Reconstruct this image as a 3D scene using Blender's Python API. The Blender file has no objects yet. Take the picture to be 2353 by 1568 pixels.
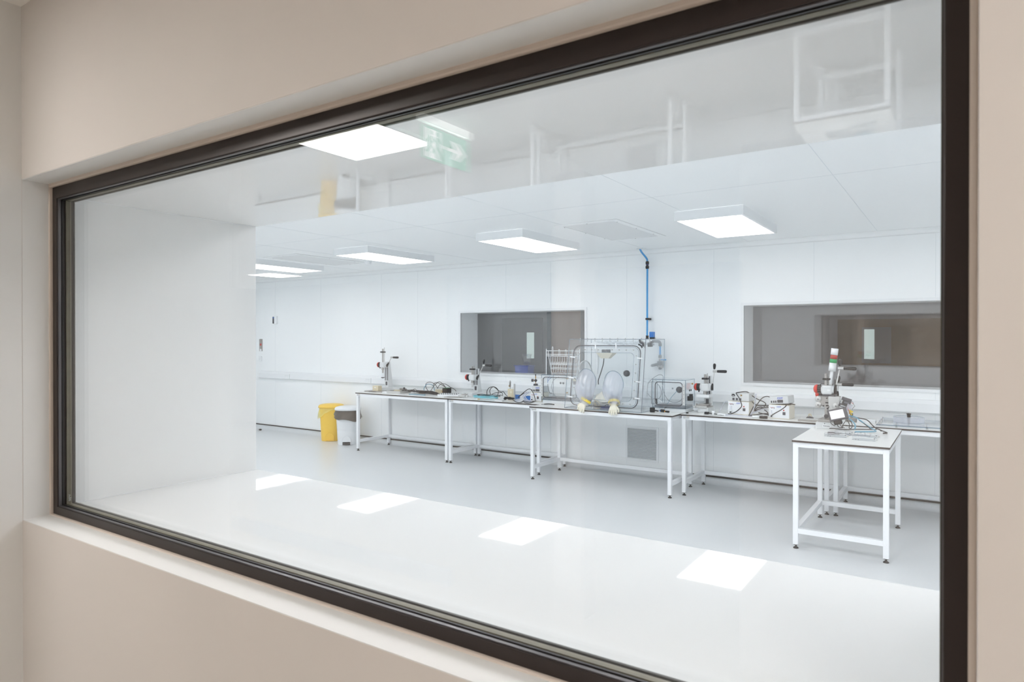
import bpy, bmesh, math, random
from mathutils import Vector, Matrix, Euler
R = math.radians
PI = math.pi
random.seed(7)
S = bpy.context.scene
COL = S.collection

# ------------------------------------------------------------------ camera
cam_d = bpy.data.cameras.new('camera')
cam = bpy.data.objects.new('camera', cam_d)
COL.objects.link(cam)
cam.location = (0, 0, 1.7)
cam.rotation_euler = Euler((R(90 - 0.25), 0, R(33.956)), 'XYZ')
cam_d.sensor_width = 36.0
cam_d.lens = 1537 / 2353 * 36.0
cam_d.clip_start = 0.02
cam_d.clip_end = 60
cam_d.dof.use_dof = True
cam_d.dof.focus_distance = 8.2
cam_d.dof.aperture_fstop = 8.5
S.camera = cam

# ------------------------------------------------------------------ view, world, light levels
S.view_settings.view_transform = 'Standard'
S.view_settings.look = 'None'
S.view_settings.exposure = 0.17
S.view_settings.gamma = 1.0
S.view_settings.use_curve_mapping = False
S.cycles.max_bounces = 10
S.cycles.diffuse_bounces = 8
S.cycles.glossy_bounces = 5
S.cycles.transmission_bounces = 8
S.cycles.transparent_max_bounces = 30
S.cycles.sample_clamp_indirect = 6.0
S.cycles.use_denoising = True
S.cycles.use_adaptive_sampling = True
S.cycles.adaptive_threshold = 0.035
LAB_LIGHT = 5.5        # diffuser radiance of the ceiling panels of the far row in the lab
LAB_LIGHT_NEAR = 11.8  # unseen near row, raised above the far row to brighten the sill and reveal
HALL_LIGHT = 27      # diffuser radiance of the warm panels in the corridor
w = bpy.data.worlds.new('world')
S.world = w
w.use_nodes = True
w.node_tree.nodes['Background'].inputs[0].default_value = (0.6, 0.65, 0.7, 1)
w.node_tree.nodes['Background'].inputs[1].default_value = 0.15

# ------------------------------------------------------------------ materials
def lin(c):
    return tuple((v / 255 / 12.92) if v / 255 <= .04045 else ((v / 255 + .055) / 1.055) ** 2.4 for v in c) + (1,)

def mat(name, rgb, rough=.5, metal=0., spec=.5, noise=0., nscale=8., bump=0., coat=0., emit=0., ecol=None, bscale=None):
    m = bpy.data.materials.new(name)
    m.use_nodes = True
    nt = m.node_tree
    b = nt.nodes['Principled BSDF']
    c = lin(rgb)
    b.inputs['Base Color'].default_value = c
    b.inputs['Roughness'].default_value = rough
    b.inputs['Metallic'].default_value = metal
    b.inputs['Specular IOR Level'].default_value = spec
    b.inputs['Coat Weight'].default_value = coat
    if emit:
        b.inputs['Emission Color'].default_value = lin(ecol or rgb)
        b.inputs['Emission Strength'].default_value = emit
    tc = nt.nodes.new('ShaderNodeTexCoord')
    if noise:
        n = nt.nodes.new('ShaderNodeTexNoise')
        n.inputs['Scale'].default_value = nscale
        n.inputs['Detail'].default_value = 4
        r = nt.nodes.new('ShaderNodeValToRGB')
        r.color_ramp.elements[0].position = .3
        r.color_ramp.elements[1].position = .7
        r.color_ramp.elements[0].color = tuple(v * (1 - noise) for v in c[:3]) + (1,)
        r.color_ramp.elements[1].color = tuple(min(1, v * (1 + noise)) for v in c[:3]) + (1,)
        nt.links.new(tc.outputs['Object'], n.inputs['Vector'])
        nt.links.new(n.outputs['Fac'], r.inputs['Fac'])
        nt.links.new(r.outputs['Color'], b.inputs['Base Color'])
    if bump:
        n = nt.nodes.new('ShaderNodeTexNoise')
        n.inputs['Scale'].default_value = bscale or 60
        n.inputs['Detail'].default_value = 3
        bp = nt.nodes.new('ShaderNodeBump')
        bp.inputs['Strength'].default_value = bump
        bp.inputs['Distance'].default_value = .002
        nt.links.new(tc.outputs['Object'], n.inputs['Vector'])
        nt.links.new(n.outputs['Fac'], bp.inputs['Height'])
        nt.links.new(bp.outputs['Normal'], b.inputs['Normal'])
    return m

def clear(name, tint, gl=(1, 1, 1), f0=.042, rough=0., body=0., bodycol=(1, 1, 1)):
    """thin clear sheet: tinted transparency plus a mirror reflection that grows towards grazing angles"""
    m = bpy.data.materials.new(name)
    m.use_nodes = True
    nt = m.node_tree
    nt.nodes.clear()
    o = nt.nodes.new('ShaderNodeOutputMaterial')
    t = nt.nodes.new('ShaderNodeBsdfTransparent')
    t.inputs[0].default_value = tint + (1,)
    g = nt.nodes.new('ShaderNodeBsdfGlossy')
    g.inputs['Color'].default_value = gl + (1,)
    g.inputs['Roughness'].default_value = rough
    geo = nt.nodes.new('ShaderNodeNewGeometry')
    d = nt.nodes.new('ShaderNodeVectorMath'); d.operation = 'DOT_PRODUCT'
    nt.links.new(geo.outputs['Normal'], d.inputs[0]); nt.links.new(geo.outputs['Incoming'], d.inputs[1])
    def M(op, a, b):
        n = nt.nodes.new('ShaderNodeMath'); n.operation = op
        for i, v in enumerate((a, b)):
            if v is None: continue
            if isinstance(v, (int, float)): n.inputs[i].default_value = v
            else: nt.links.new(v, n.inputs[i])
        return n.outputs[0]
    c = M('ABSOLUTE', d.outputs['Value'], None)
    f = M('ADD', M('MULTIPLY', M('POWER', M('SUBTRACT', 1.0, c), 5.0), 1 - f0), f0)
    mx = nt.nodes.new('ShaderNodeMixShader')
    nt.links.new(f, mx.inputs[0])
    base = t.outputs[0]
    if body:
        df = nt.nodes.new('ShaderNodeBsdfDiffuse'); df.inputs[0].default_value = bodycol + (1,)
        tl = nt.nodes.new('ShaderNodeBsdfTranslucent'); tl.inputs[0].default_value = bodycol + (1,)
        a = nt.nodes.new('ShaderNodeMixShader'); a.inputs[0].default_value = .5
        nt.links.new(df.outputs[0], a.inputs[1]); nt.links.new(tl.outputs[0], a.inputs[2])
        b2 = nt.nodes.new('ShaderNodeMixShader'); b2.inputs[0].default_value = body
        nt.links.new(t.outputs[0], b2.inputs[1]); nt.links.new(a.outputs[0], b2.inputs[2])
        base = b2.outputs[0]
    nt.links.new(base, mx.inputs[1]); nt.links.new(g.outputs[0], mx.inputs[2])
    nt.links.new(mx.outputs[0], o.inputs[0])
    return m

def emis(name, rgb, st):
    m = bpy.data.materials.new(name)
    m.use_nodes = True
    nt = m.node_tree; nt.nodes.clear()
    o = nt.nodes.new('ShaderNodeOutputMaterial'); e = nt.nodes.new('ShaderNodeEmission')
    e.inputs[0].default_value = tuple(rgb) + (1,); e.inputs[1].default_value = st
    nt.links.new(e.outputs[0], o.inputs[0])
    return m

MT = dict(
    hallwall=mat('painted_plaster', (219, 213, 209), .6, noise=.012, nscale=3, bump=.05, bscale=180),
    reveal=mat('white_plaster', (226, 226, 225), .55, noise=.008, nscale=4),
    hallfar=mat('painted_plaster_blue_grey', (182, 190, 198), .6),
    hallfloor=mat('corridor_vinyl', (206, 200, 192), .3),
    hallceil=mat('corridor_ceiling_paint', (245, 243, 240), .7),
    sealant=mat('sealant', (214, 202, 192), .45),
    labwall=mat('cleanroom_panel_white', (244, 247, 248), .42, noise=.004, nscale=2),
    labceil=mat('cleanroom_ceiling_white', (240, 243, 244), .45),
    seam=mat('panel_joint', (214, 220, 224), .5),
    labfloor=mat('grey_vinyl', (214, 218, 220), .32, noise=.03, nscale=60, bump=.12, bscale=220),
    laminate=mat('gloss_white_laminate', (231, 233, 233), .025, spec=1.0),
    frame=mat('dark_bronze_aluminium', (52, 44, 42), .35, metal=.3, spec=.4),
    gasket=mat('black_gasket', (20, 18, 18), .5),
    lip=mat('grey_bead', (96, 94, 96), .35, metal=.4),
    spacer=mat('olive_spacer', (112, 108, 92), .5, noise=.1, nscale=30),
    strip=mat('dark_capping_strip', (58, 50, 46), .5),
    white=mat('white_powder_coat', (240, 243, 246), .35),
    plastic=mat('white_plastic', (236, 239, 241), .4),
    offwhite=mat('cream_enamel', (232, 226, 210), .4),
    cream=mat('cream_plastic', (214, 203, 176), .5),
    top=mat('white_worktop_laminate', (240, 242, 240), .25),
    core=mat('dark_laminate_core', (62, 50, 44), .45),
    black=mat('black_rubber', (30, 28, 28), .5, noise=.1, nscale=40),
    blackg=mat('black_gloss_plastic', (34, 33, 36), .25),
    cable=mat('black_cable', (44, 38, 35), .45),
    dgrey=mat('dark_grey_plastic', (84, 82, 86), .4),
    mgrey=mat('mid_grey_plastic', (128, 132, 138), .4),
    lgrey=mat('light_grey_paint', (218, 221, 222), .35),
    steel=mat('brushed_steel', (176, 172, 168), .32, metal=.85, noise=.06, nscale=25),
    alu=mat('aluminium', (205, 205, 203), .3, metal=.6),
    brass=mat('brass', (190, 150, 84), .3, metal=.8),
    red=mat('red_plastic', (214, 62, 52), .3),
    redlens=mat('red_lens', (176, 60, 54), .2),
    green=mat('green_lens', (22, 160, 92), .2),
    blue=mat('blue_paint', (48, 118, 196), .35),
    pipe=mat('blue_pipe', (62, 156, 218), .35),
    navy=mat('navy_plastic', (52, 66, 140), .45),
    bluebin=mat('blue_polypropylene', (64, 94, 200), .4),
    cyan=mat('cyan_hose', (128, 206, 220), .35),
    teal=mat('blue_grey_hose', (110, 160, 182), .35),
    yellow=mat('yellow_plastic', (250, 208, 84), .4),
    yband=mat('yellow_tape', (246, 220, 70), .5),
    ybag=clear('yellow_polythene', (.98, .97, .55), body=.55, bodycol=(.93, .9, .35), rough=.2),
    bbag=mat('black_polythene', (92, 84, 76), .3, bump=.6, bscale=25),
    whiteglove=mat('white_latex', (236, 232, 214), .5),
    cloth=mat('off_white_fabric', (238, 234, 222), .8, bump=.4, bscale=20),
    glass=clear('window_glass', (.986, .986, .986)),
    acry=clear('clear_acrylic', (.983, .989, .992), f0=.028),
    acryedge=clear('acrylic_edge', (.62, .7, .76), body=.25, bodycol=(.5, .6, .68)),
    sleeve=clear('clear_pvc_film', (.93, .94, .975), rough=.12, body=.34, bodycol=(.9, .91, .97), f0=.05),
    frost=clear('frosted_acrylic', (.97, .975, .98), body=.14, bodycol=(.9, .92, .94)),
    film=clear('crinkled_film', (.97, .98, .99), rough=.05, f0=.14, body=.12, bodycol=(.95, .96, .98)),
    milk=clear('milky_tubing', (.92, .93, .97), rough=.1, body=.45, bodycol=(.88, .89, .96)),
    bluelogo=mat('blue_print', (40, 84, 190), .5),
    orange=mat('orange_print', (226, 160, 60), .5),
    greyprint=mat('grey_print', (80, 84, 92), .5),
    paleprint=mat('pale_print', (178, 182, 184), .5),
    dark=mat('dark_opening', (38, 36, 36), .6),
    roomdark=mat('unlit_grey_wall', (214, 216, 222), .7),
    roomfloor=mat('unlit_grey_floor', (110, 112, 116), .5),
    tan=mat('tan_reflection_tint', (206, 180, 166), .6),
    slaterefl=mat('slate_reflection_tint', (92, 112, 124), .6),
    brownrefl=mat('brown_reflection_tint', (134, 112, 84), .5, noise=.15, nscale=6),
    bird=mat('grey_door_paint', (138, 142, 148), .6),
    lamp=emis('lab_diffuser', (1.0, .99, 1.005), LAB_LIGHT),
    lampnear=emis('lab_diffuser_near_boosted', (1.0, .99, 1.005), LAB_LIGHT_NEAR),
    lampfill=emis('added_fill_diffuser', (.95, .98, 1.0), 1.3),
    halllamp=emis('warm_diffuser', (1.0, .965, .915), HALL_LIGHT),
    litpane=emis('vision_panel_and_reflection_glow', (.62, .78, .76), .75),
    screen=emis('lit_screen', (.96, .97, 1.0), 1.15),
    signgreen=mat('exit_green', (40, 150, 110), .4, emit=1.3, ecol=(60, 190, 140)),
    signwhite=mat('exit_white', (240, 245, 240), .4, emit=1.8, ecol=(240, 245, 240)),
    signclear=clear('sign_acrylic', (.9, .97, .94), f0=.08),
)

# ------------------------------------------------------------------ mesh builder
def catmull(pts, n=6, closed=False):
    P = [Vector(p) for p in pts]
    if len(P) < 3: return P
    out = []
    N = len(P)
    for i in range(N if closed else N - 1):
        if closed: a, b, c, d = P[i - 1], P[i], P[(i + 1) % N], P[(i + 2) % N]
        else: a, b, c, d = P[max(i - 1, 0)], P[i], P[i + 1], P[min(i + 2, N - 1)]
        for k in range(n):
            t = k / n
            out.append(.5 * ((2 * b) + (c - a) * t + (2 * a - 5 * b + 4 * c - d) * t * t + (3 * b - a - 3 * c + d) * t ** 3))
    if not closed: out.append(P[-1])
    return out

class MB:
    def __init__(s): s.v = []; s.f = []; s.m = []; s.mats = []; s.sm = []
    def mi(s, m):
        m = MT[m] if isinstance(m, str) else m
        if m not in s.mats: s.mats.append(m)
        return s.mats.index(m)
    def add(s, vs, fs, m, sm=False, T=None):
        o = len(s.v); k = s.mi(m)
        s.v += [(T @ Vector(v)) if T else Vector(v) for v in vs]
        for f in fs: s.f.append([o + i for i in f]); s.m.append(k); s.sm.append(sm)
        return s
    def bx(s, x0, x1, y0, y1, z0, z1, m, T=None, top=None):
        vs = [(x0, y0, z0), (x1, y0, z0), (x1, y1, z0), (x0, y1, z0), (x0, y0, z1), (x1, y0, z1), (x1, y1, z1), (x0, y1, z1)]
        fs = [(0, 3, 2, 1), (0, 1, 5, 4), (1, 2, 6, 5), (2, 3, 7, 6), (3, 0, 4, 7)]
        s.add(vs, fs, m, T=T)
        s.add(vs[4:], [(0, 1, 2, 3)], top or m, T=T)
        return s
    def cb(s, c, d, m, T=None):
        return s.bx(c[0] - d[0] / 2, c[0] + d[0] / 2, c[1] - d[1] / 2, c[1] + d[1] / 2, c[2] - d[2] / 2, c[2] + d[2] / 2, m, T)
    def rbx(s, x0, x1, y0, y1, z0, z1, m, b=.004, T=None):
        bm = bmesh.new()
        bmesh.ops.create_cube(bm, size=1)
        for v in bm.verts:
            v.co = Vector((x0 + (v.co.x + .5) * (x1 - x0), y0 + (v.co.y + .5) * (y1 - y0), z0 + (v.co.z + .5) * (z1 - z0)))
        bmesh.ops.bevel(bm, geom=bm.edges[:], offset=b, segments=2, profile=.5, affect='EDGES')
        bm.verts.index_update()
        s.add([v.co.copy() for v in bm.verts], [[v.index for v in f.verts] for f in bm.faces], m, T=T)
        bm.free(); return s
    def cyl(s, p0, p1, r0, m, r1=None, n=20, caps=True, T=None):
        r1 = r0 if r1 is None else r1
        p0 = Vector(p0); p1 = Vector(p1); d = (p1 - p0).normalized()
        a = d.orthogonal().normalized(); b = d.cross(a)
        vs = []
        for p, r in ((p0, r0), (p1, r1)):
            for i in range(n):
                t = 2 * PI * i / n
                vs.append(p + a * math.cos(t) * r + b * math.sin(t) * r)
        s.add(vs, [(i, (i + 1) % n, n + (i + 1) % n, n + i) for i in range(n)], m, sm=True, T=T)
        if caps: s.add(vs[:n], [tuple(range(n))[::-1]], m, T=T).add(vs[n:], [tuple(range(n))], m, T=T)
        return s
    def lathe(s, prof, o, ax, m, n=24, T=None):
        """prof = [(radius, along)]"""
        o = Vector(o); d = Vector(ax).normalized(); a = d.orthogonal().normalized(); b = d.cross(a)
        vs = []
        for r, h in prof:
            for i in range(n):
                t = 2 * PI * i / n
                vs.append(o + d * h + (a * math.cos(t) + b * math.sin(t)) * max(r, .00005))
        fs = []
        for k in range(len(prof) - 1):
            for i in range(n):
                j = (i + 1) % n
                fs.append((k * n + i, k * n + j, (k + 1) * n + j, (k + 1) * n + i))
        s.add(vs, fs, m, sm=True, T=T)
        return s
    def loft(s, rings, m, cap=True, sm=True, closed=True, T=None):
        n = len(rings[0]); vs = [p for r in rings for p in r]; fs = []
        for k in range(len(rings) - 1):
            for i in range(n if closed else n - 1):
                j = (i + 1) % n
                fs.append((k * n + i, k * n + j, (k + 1) * n + j, (k + 1) * n + i))
        s.add(vs, fs, m, sm=sm, T=T)
        if cap:
            s.add(rings[0], [tuple(range(n))[::-1]], m, T=T); s.add(rings[-1], [tuple(range(n))], m, T=T)
        return s
    def tube(s, pts, r, m, n=8, sub=6, closed=False, smooth=True, T=None):
        P = catmull(pts, sub, closed) if smooth else [Vector(p) for p in pts]
        N = len(P); rings = []
        up = None
        for i in range(N):
            if closed: d = P[(i + 1) % N] - P[i - 1]
            else: d = P[min(i + 1, N - 1)] - P[max(i - 1, 0)]
            if d.length < 1e-7: d = Vector((0, 0, 1))
            d.normalize()
            if up is None: up = d.orthogonal().normalized()
            up = (up - d * up.dot(d))
            if up.length < 1e-5: up = d.orthogonal()
            up.normalize(); b = d.cross(up)
            rr = r(i / (N - 1)) if callable(r) else r
            rings.append([P[i] + (up * math.cos(2 * PI * k / n) + b * math.sin(2 * PI * k / n)) * rr for k in range(n)])
        if closed: rings.append(rings[0])
        return s.loft(rings, m, cap=not closed, T=T)
    def prism(s, poly, plane, a, b, m, T=None):
        """poly 2D in plane 'xy','xz','yz', extruded along the third axis from a to b"""
        def P(u, v, w): return {'xy': (u, v, w), 'xz': (u, w, v), 'yz': (w, u, v)}[plane]
        n = len(poly)
        vs = [P(u, v, a) for u, v in poly] + [P(u, v, b) for u, v in poly]
        s.add(vs, [tuple(range(n))[::-1], tuple(range(n, 2 * n))] + [(i, (i + 1) % n, n + (i + 1) % n, n + i) for i in range(n)], m, T=T)
        return s
    def ring(s, outer, inner, plane, a, b, m, T=None):
        """frame between two equal-length 2D loops"""
        def P(u, v, w): return {'xy': (u, v, w), 'xz': (u, w, v), 'yz': (w, u, v)}[plane]
        n = len(outer)
        vs = [P(*p, a) for p in outer] + [P(*p, a) for p in inner] + [P(*p, b) for p in outer] + [P(*p, b) for p in inner]
        fs = []
        for i in range(n):
            j = (i + 1) % n
            fs += [(i, j, n + j, n + i), (2 * n + i, 3 * n + i, 3 * n + j, 2 * n + j), (i, 2 * n + i, 2 * n + j, j), (n + i, n + j, 3 * n + j, 3 * n + i)]
        s.add(vs, fs, m, T=T); return s
    def ball(s, c, r, m, n=14, sc=(1, 1, 1), T=None):
        k = n // 2
        rings = []
        for i in range(k + 1):
            a = -PI / 2 + PI * i / k
            rr = max(math.cos(a), .001) * r
            rings.append([(c[0] + rr * math.cos(2 * PI * j / n) * sc[0], c[1] + rr * math.sin(2 * PI * j / n) * sc[1], c[2] + r * math.sin(a) * sc[2]) for j in range(n)])
        return s.loft([[Vector(p) for p in q] for q in rings], m, cap=False, T=T)
    def build(s, name, parent=None, loc=None, bevel=0., rot=None):
        me = bpy.data.meshes.new(name)
        org = Vector(loc) if loc is not None else None
        me.from_pydata([v[:] for v in s.v], [], s.f)
        for m in s.mats: me.materials.append(m)
        for p, k, sm in zip(me.polygons, s.m, s.sm): p.material_index = k; p.use_smooth = sm
        bm = bmesh.new(); bm.from_mesh(me)
        bmesh.ops.recalc_face_normals(bm, faces=bm.faces[:])
        bm.to_mesh(me); bm.free()
        me.update()
        o = bpy.data.objects.new(name, me); COL.objects.link(o)
        if parent is not None: o.parent = parent
        if org is not None: o.location = org
        if rot is not None: o.rotation_euler = rot
        if bevel:
            b = o.modifiers.new('bevel', 'BEVEL'); b.width = bevel; b.segments = 2; b.limit_method = 'ANGLE'; b.angle_limit = R(40)
        return o

def tag(o, label, cat, group=None):
    o['label'] = label; o['category'] = cat
    if group: o['group'] = group
    return o
def thing(name, label, cat, loc=(0, 0, 0), rz=0, group=None):
    o = bpy.data.objects.new(name, None); COL.objects.link(o)
    o.empty_display_size = .05
    o.location = loc; o.rotation_euler = (0, 0, rz)
    return tag(o, label, cat, group)
def struct(o): o['kind'] = 'structure'; return o
def copy_tree(o, parent=None):
    c = o.copy(); COL.objects.link(c)
    if parent is not None: c.parent = parent
    for ch in list(o.children): copy_tree(ch, c)
    return c
def text(s, size, m, parent, loc, rot, name='lettering', bold=0.):
    cu = bpy.data.curves.new(name, 'FONT'); cu.body = s; cu.size = size; cu.align_x = 'CENTER'; cu.align_y = 'CENTER'
    cu.extrude = .0004; cu.offset = bold
    t = bpy.data.objects.new('tmp', cu); COL.objects.link(t)
    dg = bpy.context.evaluated_depsgraph_get()
    me = bpy.data.meshes.new_from_object(t.evaluated_get(dg))
    bpy.data.objects.remove(t); me.name = name
    me.materials.clear(); me.materials.append(MT[m])
    o = bpy.data.objects.new(name, me); COL.objects.link(o); o.parent = parent
    o.location = loc; o.rotation_euler = rot
    return o
def rrect(x0, x1, z0, z1, r, n=5):
    P = []
    for cx, cz, a in ((x1 - r, z0 + r, -90), (x1 - r, z1 - r, 0), (x0 + r, z1 - r, 90), (x0 + r, z0 + r, 180)):
        for i in range(n + 1):
            t = R(a + 90 * i / n); P.append((cx + r * math.cos(t), cz + r * math.sin(t)))
    return P

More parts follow.
